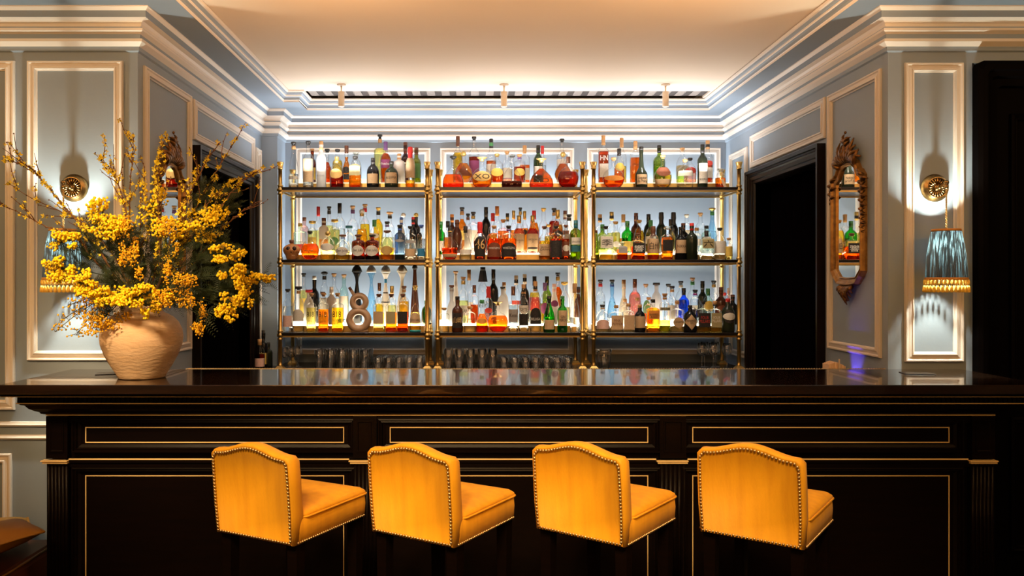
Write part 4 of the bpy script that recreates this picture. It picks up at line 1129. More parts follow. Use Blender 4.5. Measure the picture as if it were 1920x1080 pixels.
DATA[(2, 2)] = """
F,190,520,165,U,c,w,.4,kmw,Pa12-46|squat clear bottle with sweeping pink-beige label, left end|
F,355,525,158,X,c,w,.5,wc,tb10-62|square bottle with orange tan label and cork|B;24-50;PINK/PEPPER
F,500,505,140,X,c,w,.5,wc,tb10-60|square bottle with plain tan label and cork|
F,638,520,138,U,k,-,0,wc,tr16-58|black apothecary bottle with cork and tan figure label|
F,795,455,150,X,c,y,.74,kc,or40-66|square yellow bottle with orange label and black cap|k;42-58;BARREL/AGED
F,937,385,130,Q,c,n,.3,wmw,er56-64|clear bottle with green plants and red button seal|k;56-64;WILTON
F,1085,475,158,X,c,w,.4,wc,to14-48|square clear bottle with tan seal label and wide cork|k;28-38;CANAIMA
F,1240,525,162,U,k,-,0,kc,td10-66|squat black bottle with tan diamond label|k;28-50;HENDRICK'S/GIN
F,1395,475,162,X,c,Y,.14,kc,kb16-62|clear bottle wrapped in black label with red lettering|r;28-54;FOUR/PILLARS
F,1540,475,142,X,c,Y,.14,wck,eb16-62|clear bottle with olive label and pale lettering|W;30-54;FOUR/PILLARS
F,1695,445,165,U,D,-,0,rc,ko26-66+Wo36-58|dark green bottle with round black and cream label|
B,165,220,118,S,c,w,.5,kmr,-|tall clear bottle with black cap and red neck|
B,305,220,122,A,l,w,.5,kmb,-|tall pale blue bottle with blue neck and hanging charm|
B,445,220,132,A,h,-,0,wl,-|tall pale gold bottle with tan cap|
B,578,210,142,S,p,p,.7,Bl,-|tall pink bottle with brown cap|
M,460,450,100,X,c,w,.4,wc,-|small corked clear bottle behind the plain tan label|
M,608,435,100,X,c,p,.4,wc,rb10-30|corked pinkish bottle behind the black apothecary bottle|
B,710,270,112,X,c,w,.5,wm,no18-60|clear bottle painted with green leaves|
M,745,430,100,X,c,o,.4,wm,-|corked bottle behind the orange-labelled one|
B,838,255,135,U,F,-,0,kW,-|frosted bottle with flat black cap and round stopper|
B,980,270,110,S,c,w,.5,km,-|clear bottle with black cap, left of the blue one|
M,1025,295,112,S,c,w,.4,kmw,Wb10-50|clear bottle with cork collar and black cap|
B,1130,235,140,U,c,w,.4,kmW,sb20-56|clear bottle with dark lettered panel|W;24-52;ARBI/KIE
M,1165,320,132,W,u,-,0,kl,-|vivid blue bottle|
B,1270,195,125,S,c,w,.4,wmn,Wr20-40|clear bottle with green neck and framed cream label|k;26-36;CN
M,1302,340,118,Q,c,w,.4,kmm,kb20-44|clear bottle with magenta neck and black label|
B,1390,235,115,S,D,-,0,kl,-|dark wine-shaped bottle with black capsule|
M,1455,325,140,U,t,w,.5,nl,yo36-66|aqua bottle with round pale yellow label and green top|
B,1525,230,115,S,c,w,.4,kmg,-|tall clear bottle with black cap and gold neck charm|
M,1612,310,145,S,B,-,0,Bl,Bo30-52|dark brown bottle with round maroon label|
B,1658,375,80,S,c,w,.5,rc,-|small clear bottle with red cap at the back right|
B,1702,320,75,S,p,-,0,Wl,-|slim pink and white bottle at the back right corner|
M,1752,400,112,S,k,-,0,Bl,-|black bottle against the right post|
"""
CAPC['P'] = (0.8, 0.5, 0.45); 
_cap_mat0 = cap_mat
def cap_mat(c):
    if c == 'P': return pbr('cap_pink', CAPC['P'], 0.45)
    return _cap_mat0(c)
LIQ['B'] = (0.30, 0.08, 0.03)
WHERE = {0: 'top', 1: 'middle', 2: 'bottom'}
NUDGE = {}
for key_, txt in DATA.items():       # neighbours that would touch stand a little in front of / behind each other
    rows_ = {}
    for ln in txt.strip().splitlines():
        f = ln.split('|')[0].split(',')
        rows_.setdefault(f[0], []).append((float(f[1]), float(f[3]), ln))
    for r_, a in rows_.items():
        a.sort(); near = {'F': -0.02, 'M': -0.028, 'B': -0.045}[r_]; far = {'F': 0.004, 'M': 0.026, 'B': 0.0}[r_]
        for p, q in zip(a, a[1:]):
            if (p[1] + q[1]) / 2 - (q[0] - p[0]) > 2:
                if p[2] not in NUDGE: NUDGE[p[2]] = far
                NUDGE[q[2]] = near if NUDGE[p[2]] == far else far
for (bi, si), txt in DATA.items():
    for ln in txt.strip().splitlines():
        spec, desc, text = ln.split('|')
        f = spec.split(',')
        if len(f) < 10: continue
        row, cx, tp, w, typ, gl, lq, fill, cap, lab = f[:10]
        dy = NUDGE.get(ln, 0.0)
        if lab == 'Ys': lab = '-'
        if ';' not in text or not text.split(';', 2)[2]: text = ''
        full = '%s, %s shelf of %s unit' % (desc, WHERE[si], UN[bi])
        make_bottle(bi, si, row, float(cx), float(tp), float(w), typ, gl, lq, float(fill), cap, lab, full, text if not text.startswith('o') else '', dy)
# ---------------------------------------------------------------- special bottles
# skull-shaped bottle
cx, d = 520 + 172 / 6.4, 6.335
e = empty('skull_bottle', (XX(cx, d), d, SHELF_Z[1] + 0.0004))
tag(e, 'tan skull-shaped bottle with dark red stopper at the left end of the middle shelf', 'bottle', 'bottles on the middle shelf of the left unit')
M['skull'] = pbr('tan_skull_glaze', (0.42, 0.16, 0.05), 0.22, noise=((60, 60, 60), 0.5, (0.60, 0.30, 0.12)))
M['hollow'] = pbr('dark_hollow', (0.03, 0.012, 0.006), 0.4)
M['bone'] = pbr('pale_teeth', (0.72, 0.52, 0.34), 0.4)
b = MB()
rings = []
for k in range(13):
    t = k / 12; z = 0.125 * t
    w = 0.030 + 0.038 * math.sin(PI * min(1, t * 1.02)) ** 0.7 if t > 0.25 else 0.030 + 0.026 * (t / 0.25)
    w = [0.034, 0.040, 0.043, 0.046, 0.053, 0.060, 0.065, 0.068, 0.068, 0.065, 0.057, 0.043, 0.018][k]
    yy = [0.026, 0.030, 0.033, 0.038, 0.046, 0.052, 0.056, 0.058, 0.057, 0.052, 0.042, 0.028, 0.013][k]
    rings.append([(w * math.cos(2 * PI * i / 24), yy * math.sin(2 * PI * i / 24) + (-0.008 if k < 4 else 0), z) for i in range(24)])
b.loft(rings, True, True, 0, True)
b.lathe([(0.120, 0.014), (0.132, 0.013)], 14)
sk = b.build('skull', M['skull'], e)
b = MB()
for sx in (-1, 1): b.ball((sx * 0.024 + 0.008, -0.050, 0.088), 0.0165, 10, 7, sc3=(1, 0.6, 1))
b.ball((0.008, -0.052, 0.062), 0.007, 8, 6, sc3=(0.8, 0.5, 1.3)); b.build('eye_and_nose_hollows', M['hollow'], sk)
b = MB()
for k in range(7):
    for zz in (0.034, 0.046):
        a = (k - 3) * 0.17
        b.ball((0.030 * math.sin(a) * 1.35 + 0.006, -0.041 * math.cos(a) - 0.001, zz), 0.0048, 6, 5, sc3=(0.9, 0.8, 1.2))
o = b.build('teeth', M['bone'], sk)
b = MB(); b.lathe([(0.130, 0.012), (0.134, 0.019), (0.154, 0.020), (0.158, 0.014)], 16); b.build('stopper', cap_mat('B'), e)
# face relief on the round orange bottle next to it: eyes and beard ridges
fb = [o for t, o in ALLB if t.startswith('round bottle with moulded face')][0]
b = MB()
for sx in (-1, 1): b.tube([(sx * 0.012, -0.046, 0.070), (sx * 0.022, -0.044, 0.074), (sx * 0.034, -0.038, 0.070)], 0.0028, 6)
b.tube([(0, -0.046, 0.072), (0.002, -0.052, 0.058), (0, -0.047, 0.052)], 0.0035, 6)
for k in range(5): b.tube([((k - 2) * 0.016, -0.045, 0.042), ((k - 2) * 0.014, -0.042, 0.026)], 0.003, 6)
b.build('face_relief', pbr('orange_relief', (0.62, 0.18, 0.03), 0.3), fb)

# figure-eight stoneware decanter
cx, d = 520 + 985 / 6.4, 6.335
e = empty('figure_eight_decanter', (XX(cx, d), d, SHELF_Z[2] + 0.0004))
tag(e, 'tan stoneware figure-eight decanter with two round holes and a tilted spout', 'decanter', 'bottles on the bottom shelf of the left unit')
M['stone'] = pbr('tan_stoneware', (0.50, 0.32, 0.20), 0.38)
s = d / F / 6.4
def el(cz, R, W, seg=36):   # torus of elliptical section
    b = MB(); rings = []
    return rings
b = MB()
N = 40; K = 14
def torus(cx0, cz0, R, rt, ty):
    rings = []
    for i in range(N):
        a = 2 * PI * i / N
        rings.append([(cx0 + (R + rt * math.cos(2 * PI * k / K)) * math.cos(a), ty * math.sin(2 * PI * k / K), cz0 + (R + rt * math.cos(2 * PI * k / K)) * math.sin(a)) for k in range(K)])
    rings.append(rings[0])
    b.loft(rings, False, False, 0, True)
zf = lambda cy: (835 - cy) * s
torus((978 - 985) * s, zf(690), 108 * s, 45 * s, 0.036)
torus((983 - 985) * s, zf(478), 78 * s, 38 * s, 0.030)
b.lathe([(0.0, 95 * s), (0.004, 108 * s), (0.02, 100 * s)], 24, sy=0.35)
b.ball((0, 0, zf(585)), 62 * s, 16, 10, sc3=(1.35, 0.42, 0.7))
p0 = Vector(((925 - 985) * s, 0, zf(400))); p1 = Vector(((885 - 985) * s, 0, zf(335)))
b.tube([p0 + (p0 - p1) * 0.4, p0, p1], [0.016, 0.0135, 0.0125], 14)
st = b.build('stoneware_body', M['stone'], e)
b = MB(); b.tube([p1, p1 + (p1 - p0) * 0.55], [0.0118, 0.0118], 12); b.build('stopper', cap_mat('B'), e)

# extras on bottles: hanging tag on the flask, ribbon, glass foot
fl = [o for t, o in ALLB if t.startswith('small clear flask of amber')][0]
b = MB(); b.add([(-0.016, -0.061, 0.060), (0.004, -0.061, 0.068), (0.030, -0.066, -0.004), (0.010, -0.066, -0.006), (-0.016, -0.0602, 0.060), (0.004, -0.0602, 0.068), (0.030, -0.0652, -0.004), (0.010, -0.0652, -0.006)],
                 [(0, 1, 2, 3), (4, 7, 6, 5), (0, 4, 5, 1), (1, 5, 6, 2), (2, 6, 7, 3), (3, 7, 4, 0)]); b.build('paper_tag', M['paper'], fl)
vf = [o for t, o in ALLB if t.startswith('bell-shaped bottle with peaked')][0]
b = MB(); b.lathe([(0.001, 0.040), (0.006, 0.046), (0.016, 0.045), (0.019, 0.03)], 18, (0, -0.002, 0)); b.build('blue_base', pbr('turquoise_base', (0.02, 0.30, 0.36), 0.25), vf)

# ---------------------------------------------------------------- bottles on the counter left of the shelves
def side_bottle(px, pytop, w, typ, gl, lq, fill, cap, lab, d, label, dzt=0.87):
    H = EYE - (pytop - 530) * d / F - dzt - 0.0004
    SH = SHELF_Z[2]; 
    ROWS['S'] = (d, dzt - SH); ORG[(9, 2)] = (0, 0)
    UN.append('x')
    r = make_bottle(0, 2, 'S', (px - 520) * 6.4, (pytop - 490) * 6.4, w * 6.4, typ, gl, lq, fill, cap, lab, label, '')
    UN.pop(); r['group'] = 'bottles on the back counter by the left doorway'
    return r
side_bottle(487, 636, 19, 'U', 'c', 'A', .5, 'wl', 'Pb10-38', 6.28, 'bottle with pink cream label and cork on the counter left of the shelves')
side_bottle(494, 619, 16, 'S', 'k', '-', 0, 'kl', 'yb10-40', 6.40, 'tall black bottle with pale label on the counter left of the shelves')
side_bottle(503, 642, 16, 'S', 'D', '-', 0, 'kl', '-', 6.50, 'dark unlabelled bottle furthest back on the counter left of the shelves')

# ---------------------------------------------------------------- glassware on the back counter
def tumbler_mesh(r, h, taper=0.9):
    b = MB()
    b.lathe([(0.0, r * taper * 0.9), (0.002, r * taper), (h, r), (h + 0.0006, r - 0.001), (h, r - 0.002), (0.012, r * taper - 0.002), (0.009, r * taper * 0.6)], 20)
    return b.mesh('glass_bowl', M['glassware'])
hi_me, lo_me = tumbler_mesh(0.036, 0.148, 0.86), tumbler_mesh(0.034, 0.086, 0.82)
ZCN = 0.8704
def place(me, nm, px, d, label, grp):
    o = put(nm, me, None, (XX(px, d), d, ZCN)); tag(o, label, 'glass', grp)
rown = ['front', 'second', 'third', 'back']
def colw(i, n):
    return ['leftmost', 'second from left', 'third from left', 'fourth from left', 'third from right', 'second from right', 'rightmost'][i] if n == 7 else ['leftmost', 'second from left', 'middle', 'second from right', 'rightmost'][i]
def grid(me, nm, pxs, d0, dd, n, lab, grp, shear=0.0):
    for j in range(n):
        for i, px in enumerate(pxs):
            d = d0 + j * dd
            X = XX(px, d0) + shear * j
            o = put(nm, me, None, (X, d, ZCN))
            tag(o, lab % (rown[j], colw(i, len(pxs))), 'glass', grp)
grid(hi_me, 'highball_glass', [598, 618.5, 640, 661.5, 683], 6.30, 0.090, 3, 'tall clear highball glass, %s row, %s, under the left unit', 'highball glasses under the left unit', 0.006)
grid(lo_me, 'tumbler', [708, 727.5, 747, 766.5, 786], 6.30, 0.088, 4, 'short clear tumbler, %s row, %s, under the left unit', 'tumblers under the left unit', 0.004)
grid(hi_me, 'highball_glass', [840, 861, 882, 904, 924], 6.30, 0.090, 3, 'tall clear highball glass, %s row, %s, under the middle unit', 'highball glasses under the middle unit', 0.0)
grid(lo_me, 'tumbler', [945.5, 965.5, 985.5, 1005.5, 1025.5, 1045.5, 1065.5], 6.30, 0.088, 4, 'short clear tumbler, %s row, %s, under the middle unit', 'tumblers under the middle unit', -0.005)
def wine_mesh(h, r):
    b = MB()
    b.lathe([(0.0, r * 0.85), (0.002, r * 0.85), (0.005, r * 0.2), (0.010, 0.004), (h * 0.45, 0.0035), (h * 0.48, 0.007), (h * 0.55, r * 0.75), (h * 0.66, r), (h * 0.8, r * 0.97), (h, r * 0.74), (h, r * 0.71), (h * 0.8, r * 0.93), (h * 0.66, r * 0.95), (h * 0.55, r * 0.7), (h * 0.50, 0.005)], 20)
    return b.mesh('wine_glass', M['glassware'])
wm_, wm2 = wine_mesh(0.20, 0.040), wine_mesh(0.17, 0.032)
for px, dd, w_ in ((1316, 6.34, 'front left'), (1337, 6.36, 'front middle'), (1341, 6.47, 'back right'), (1363, 6.34, 'front right'), (1321, 6.46, 'back left')):
    o = put('wine_glass', wm_, None, (XX(px, dd), dd, ZCN)); tag(o, 'large clear wine glass, %s of five, under the right unit' % w_, 'glass', 'wine glasses under the right unit')
for px, dd, w_ in ((534, 6.34, 'front left'), (546, 6.36, 'front middle'), (541, 6.46, 'back left'), (557, 6.37, 'front right'), (560, 6.47, 'back right')):
    o = put('wine_glass', wm2, None, (XX(px, dd), dd, ZCN)); tag(o, 'small clear stemmed glass, %s of five, under the left unit' % w_, 'glass', 'stemmed glasses under the left unit')
b = MB(); b.lathe([(0, 0.040), (0.003, 0.045), (0.12, 0.058), (0.15, 0.056), (0.15, 0.053), (0.12, 0.055), (0.006, 0.042), (0.005, 0.02)], 24)
jg = b.build('water_jug', M['glassware'], None, (XX(1133, 6.36), 6.36, ZCN)); tag(jg, 'clear glass jug under the left end of the right unit', 'jug')
b = MB(); b.tube([(-0.052, 0, 0.13), (-0.082, 0, 0.125), (-0.086, 0, 0.08), (-0.060, 0, 0.045), (-0.046, 0, 0.045)], 0.005, 8); b.build('handle', M['glassware'], jg)

# ---------------------------------------------------------------- wall sconces
def sconce(xr, xs, label, bend):
    d0 = 4.16; ds = 4.02
    e = empty('wall_sconce', (xr, d0, 2.034))
    tag(e, label, 'wall lamp', 'brass wall lamps with pleated shades')
    b = MB()
    b.lathe([(-0.0, 0.070), (-0.010, 0.072), (-0.014, 0.066), (-0.020, 0.066), (-0.024, 0.058), (-0.034, 0.056), (-0.038, 0.050), (-0.030, 0.046), (-0.028, 0.016), (-0.050, 0.012), (-0.058, 0.008), (-0.060, 0.0)], 40, axis='y')
    bp = b.build('backplate', M['brassd'], e)
    b = MB()
    for k in range(20):
        a = 2 * PI * k / 20
        b.tube([(0.013 * math.cos(a), -0.034, 0.013 * math.sin(a)), (0.030 * math.cos(a), -0.035, 0.030 * math.sin(a)), (0.047 * math.cos(a), -0.033, 0.047 * math.sin(a))], [0.0016, 0.0036, 0.0056], 6)
    b.build('rosette_petals', M['brassd'], bp)
    dx = xs - xr; dy = ds - d0
    b = MB()
    pts = [(0, -0.05, 0), (dx * 0.3, dy * 0.6, 0.004), (dx * 0.75, dy * 0.92, 0.012), (dx, dy, 0.012)]
    b.tube(pts, [0.009, 0.007, 0.007, 0.008], 10); b.ball((dx, dy, 0.012), 0.013, 12, 8); b.lathe([(-0.02, 0.006), (-0.012, 0.010), (0.0, 0.010)], 12, (dx, dy, 0))
    b.build('arm', M['brassd'], e)
    b = MB(); n = 40
    for q in range(2):
        b.tube([(dx + 0.0028 * math.cos(t * 1.3 + q * PI), dy + 0.0028 * math.sin(t * 1.3 + q * PI), -0.012 - 0.005 * t * 1.06) for t in range(n + 3)], 0.0028, 6)
    b.build('twisted_cord', pbr('gold_cord', (0.62, 0.42, 0.16), 0.5), e)
    # shade
    Z1, Z0 = 1.807 - 2.034, 1.566 - 2.034
    sh = empty('lamp_shade', (dx, dy, 0)); sh.parent = e
    def shade_mat():
        if 'blue_pleated_silk' in _mc: return _mc['blue_pleated_silk']
        m = bpy.data.materials.new('blue_pleated_silk'); nt, out = nodes_of(m)
        p = nt.nodes.new('ShaderNodeBsdfPrincipled'); p.inputs['Base Color'].default_value = (0.028, 0.05, 0.09, 1); p.inputs['Roughness'].default_value = 0.45; p.inputs['Sheen Weight'].default_value = 0.3
        t = nt.nodes.new('ShaderNodeBsdfTranslucent'); t.inputs[0].default_value = (0.005, 0.0085, 0.0105, 1)
        tc = nt.nodes.new('ShaderNodeTexCoord'); mp = nt.nodes.new('ShaderNodeMapping'); mp.inputs['Scale'].default_value = (130, 130, 1.6)
        nz = nt.nodes.new('ShaderNodeTexNoise'); nz.inputs['Scale'].default_value = 1.0; nz.inputs['Detail'].default_value = 3
        mr = nt.nodes.new('ShaderNodeMapRange'); mr.inputs[1].default_value = 0.50; mr.inputs[2].default_value = 0.60; mr.inputs[3].default_value = 0.04; mr.inputs[4].default_value = 0.95
        nt.links.new(tc.outputs['Object'], mp.inputs[0]); nt.links.new(mp.outputs[0], nz.inputs['Vector']); nt.links.new(nz.outputs[0], mr.inputs[0])
        mx = nt.nodes.new('ShaderNodeMixShader'); nt.links.new(mr.outputs[0], mx.inputs[0])
        nt.links.new(p.outputs[0], mx.inputs[1]); nt.links.new(t.outputs[0], mx.inputs[2]); nt.links.new(mx.outputs[0], out.inputs[0])
        _mc['blue_pleated_silk'] = m; return m
    b = MB(); rings = []
    NP = 132
    for k in range(9):
        t = k / 8
        z = Z0 + (Z1 - Z0) * t
        R0 = 0.0925 - 0.028 * t + 0.005 * math.sin(PI * t)
        rings.append([((R0 + 0.0022 * math.cos(i * PI + 0.5 * math.sin(i * 0.7 + t)) ) * math.cos(2 * PI * i / NP + 0.05 * t * bend), (R0 + 0.0022 * math.cos(i * PI)) * math.sin(2 * PI * i / NP + 0.05 * t * bend), z) for i in range(NP)])
    b.loft(rings, False, False, 0, False)
    b.build('pleated_silk', shade_mat(), sh)
    gold = pbr('gold_braid', (0.60, 0.27, 0.05), 0.5)
    b = MB()
    for z, R in ((Z1, 0.0665), (Z0, 0.0960)):
        b.lathe([(z - 0.006, R - 0.003), (z - 0.006, R + 0.001), (z + 0.006, R), (z + 0.006, R - 0.004)], 48, cap0=False, cap1=False)
    b.build('braid_trim', gold, sh)
    # tassel fringe: two rows of beads and drops
    if 'fringe_gold' not in _mc:
        m = bpy.data.materials.new('fringe_gold'); nt, out = nodes_of(m)
        p = nt.nodes.new('ShaderNodeBsdfDiffuse'); p.inputs[0].default_value = (0.85, 0.52, 0.12, 1)
        t = nt.nodes.new('ShaderNodeBsdfTranslucent'); t.inputs[0].default_value = (0.62, 0.44, 0.13, 1)
        mx = nt.nodes.new('ShaderNodeMixShader'); mx.inputs[0].default_value = 0.6
        nt.links.new(p.outputs[0], mx.inputs[1]); nt.links.new(t.outputs[0], mx.inputs[2]); nt.links.new(mx.outputs[0], out.inputs[0]); _mc['fringe_gold'] = m
    b = MB(); NT = 32
    for k in range(NT):
        a = 2 * PI * k / NT; R = 0.0965
        x, y = R * math.cos(a), R * math.sin(a)
        b.ball((x, y, Z0 - 0.018), 0.0078, 6, 5, sc3=(0.75, 0.75, 1.7))
        a2 = a + PI / NT; x, y = (R + .001) * math.cos(a2), (R + .001) * math.sin(a2)
        b.lathe([(Z0 - 0.034, 0.002), (Z0 - 0.044, 0.0066), (Z0 - 0.066, 0.0084), (Z0 - 0.068, 0.003)], 6, (x, y, 0))
        b.tube([(x, y, Z0 - 0.005), (x, y, Z0 - 0.035)], 0.0015, 4)
    o = b.build('tassel_fringe', _mc['fringe_gold'], sh); o['kind'] = 'stuff'
    b = MB(); b.lathe([(Z1 - 0.02, 0.010), (Z1 - 0.045, 0.010)], 12); b.tube([(0, 0, Z1 - 0.03), (0, 0, Z1 + 0.02)], 0.004, 6)
    for a in (0, PI * 2 / 3, PI * 4 / 3): b.tube([(0, 0, Z1 - 0.01), (0.064 * math.cos(a), 0.064 * math.sin(a), Z1 - 0.002)], 0.0013, 4)
    b.build('lamp_holder', M['brassd'], sh)
    b = MB(); b.ball((0, 0, Z1 - 0.080), 0.020, 14, 10, sc3=(1, 1, 1.25)); b.build('bulb', emitter('bulb_glow', (0.98, 0.95, 0.76), 3300.0), sh)
sconce(2.372, 2.354, 'brass rosette wall lamp with blue pleated tasselled shade beside the right doorway', 1)
sconce(-2.066, -2.053, 'brass rosette wall lamp with blue pleated shade partly behind the flowers', -1)

# ---------------------------------------------------------------- carved gilt mirrors
def mirror(xw, sgn, label):
    """sgn: +1 outward normal is +x (left wall), -1 right wall.  u runs from the far end to the near end"""
    e = empty('wall_mirror', (xw, 4.57, 1.546))
    tag(e, label, 'mirror', 'carved gilt mirrors on the side walls')
    def W(u, v, w): return (sgn * w, -u, v)
    # inner outline of the glass (u, v)
    half = [(0.0, 0.667), (0.040, 0.662), (0.072, 0.645), (0.094, 0.614), (0.108, 0.596), (0.130, 0.588), (0.146, 0.572), (0.148, 0.540), (0.148, 0.10), (0.148, 0.080), (0.134, 0.064), (0.112, 0.048), (0.096, 0.032), (0.07, 0.028), (0.0, 0.026)]
    outl = half + [(-u, v) for u, v in reversed(half[1:-1])]
    n = len(outl)
    b = MB()
    b.add([W(u, v, 0.012) for u, v in outl] + [W(u, v, 0.002) for u, v in outl], [tuple(range(n)), tuple(reversed(range(n, 2 * n)))] + [(i, (i + 1) % n, n + (i + 1) % n, n + i) for i in range(n)])
    b.build('mirror_glass', M['mirror'], e)
    # moulded rim following the outline
    b = MB(); rings = []
    prof = [(-0.004, 0.010), (-0.004, 0.020), (0.004, 0.024), (0.010, 0.018), (0.030, 0.024), (0.042, 0.034), (0.050, 0.036), (0.056, 0.028), (0.060, 0.014), (0.060, 0.0)]
    for (o_, h) in prof:
        o_ *= 0.74; ringp = []
        for i in range(n):
            p = Vector(outl[i]); a = Vector(outl[i - 1]); c = Vector(outl[(i + 1) % n])
            n1 = Vector(((p - a).y, -(p - a).x)).normalized() * -1; n2 = Vector(((c - p).y, -(c - p).x)).normalized() * -1
            m = (n1 + n2).normalized(); k = min(1.6, 1 / max(0.4, m.dot(n1)))
            q = p + m * o_ * k
            ringp.append(W(q.x, q.y, h))
        rings.append(ringp)
    b.loft(rings, False, False, 0, False)
    b.build('moulded_rim', M['giltrim'], e)
    random.seed(5)
    def leaf(b, u0, v0, ang, L, w, curl=0.6, h=0.022):
        pts = []; rad = []
        for k in range(8):
            t = k / 7
            a = ang + curl * t * t * 1.6
            pts.append((u0 + L * t * math.cos(ang + curl * t * 0.6), v0 + L * t * math.sin(ang + curl * t * 0.6), h + 0.020 * math.sin(PI * t)))
            rad.append(w * (0.45 + 0.9 * math.sin(PI * min(1, t * 0.85 + 0.12))) * (1 - 0.55 * t))
        b.tube([W(*p) for p in pts], rad, 7)
    # crest
    b = MB()
    for k in range(9):
        a = PI / 2 + (k - 4) * 0.27
        leaf(b, -(k - 4) * 0.015, 0.682, a, 0.120 - 0.004 * abs(k - 4), 0.0165, curl=(k - 4) * 0.16)
    for s_ in (-1, 1):
        leaf(b, s_ * 0.03, 0.70, PI / 2 + s_ * -1.0, 0.12, 0.014, curl=s_ * 0.9)
        leaf(b, s_ * 0.07, 0.68, PI / 2 + s_ * -0.5, 0.10, 0.013, curl=s_ * 1.0)
        leaf(b, s_ * 0.09, 0.66, PI / 2 + s_ * -1.3, 0.09, 0.014, curl=s_ * 1.3)
    for (u, v, r) in ((0, 0.80, 0.022), (0.016, 0.812, 0.014), (-0.018, 0.808, 0.015)): b.ball(W(u, v, 0.030), r, 10, 7)
    b.ball(W(0.0, 0.72, 0.03), 0.024, 10, 7, sc3=(0.7, 1.4, 1))
    o = b.build('carved_crest', M['giltwood'], e)
    b = MB()
    leaf(b, 0, 0.79, PI / 2 + 0.12, 0.062, 0.010, 0.5); leaf(b, 0.004, 0.79, PI / 2 - 0.6, 0.05, 0.009, -0.6); leaf(b, -0.006, 0.79, PI / 2 + 0.8, 0.05, 0.009, 0.6); leaf(b, 0, 0.775, PI / 2 - 1.2, 0.04, 0.010, 0.6)
    b.ball(W(-0.004, 0.852, 0.03), 0.008, 8, 6)
    b.build('finial', M['giltwood'], o)
    # side scrolls
    for s_ in (-1, 1):
        b = MB()
        nl_ = 13 if s_ > 0 else 5
        for k in range(nl_):
            v_ = 0.585 - k * 0.024
            sz = 1.0 - 0.045 * k
            leaf(b, s_ * 0.186, v_, PI / 2 + s_ * (-0.75 if k % 2 else 0.55), 0.044 * sz + 0.006, 0.0115 * sz, curl=s_ * (-1.3 if k % 2 else 1.1), h=0.016)
            leaf(b, s_ * 0.190, v_ - 0.01, -PI / 2 + s_ * 0.5, 0.034 * sz, 0.0085 * sz, curl=-s_ * 0.9, h=0.014)
        b.build('side_scroll', M['giltwood'], e)
    # bottom drop
    b = MB()
    for k in range(7): leaf(b, (k - 3) * 0.022, -0.02, -PI / 2 + (k - 3) * 0.10, 0.105 - 0.022 * abs(k - 3), 0.013, curl=-(k - 3) * 0.15)
    for (u, v, r) in ((0, -0.055, 0.022), (0.03, -0.038, 0.018), (-0.03, -0.038, 0.018), (0.0, -0.095, 0.014)): b.ball(W(u, v, 0.028), r, 10, 7)
    b.build('carved_drop', M['giltwood'], e)
mirror(XR, -1, 'narrow carved gilt mirror on the wall right of the right doorway')
mirror(XL, 1, 'narrow carved gilt mirror half hidden behind the yellow flowers')

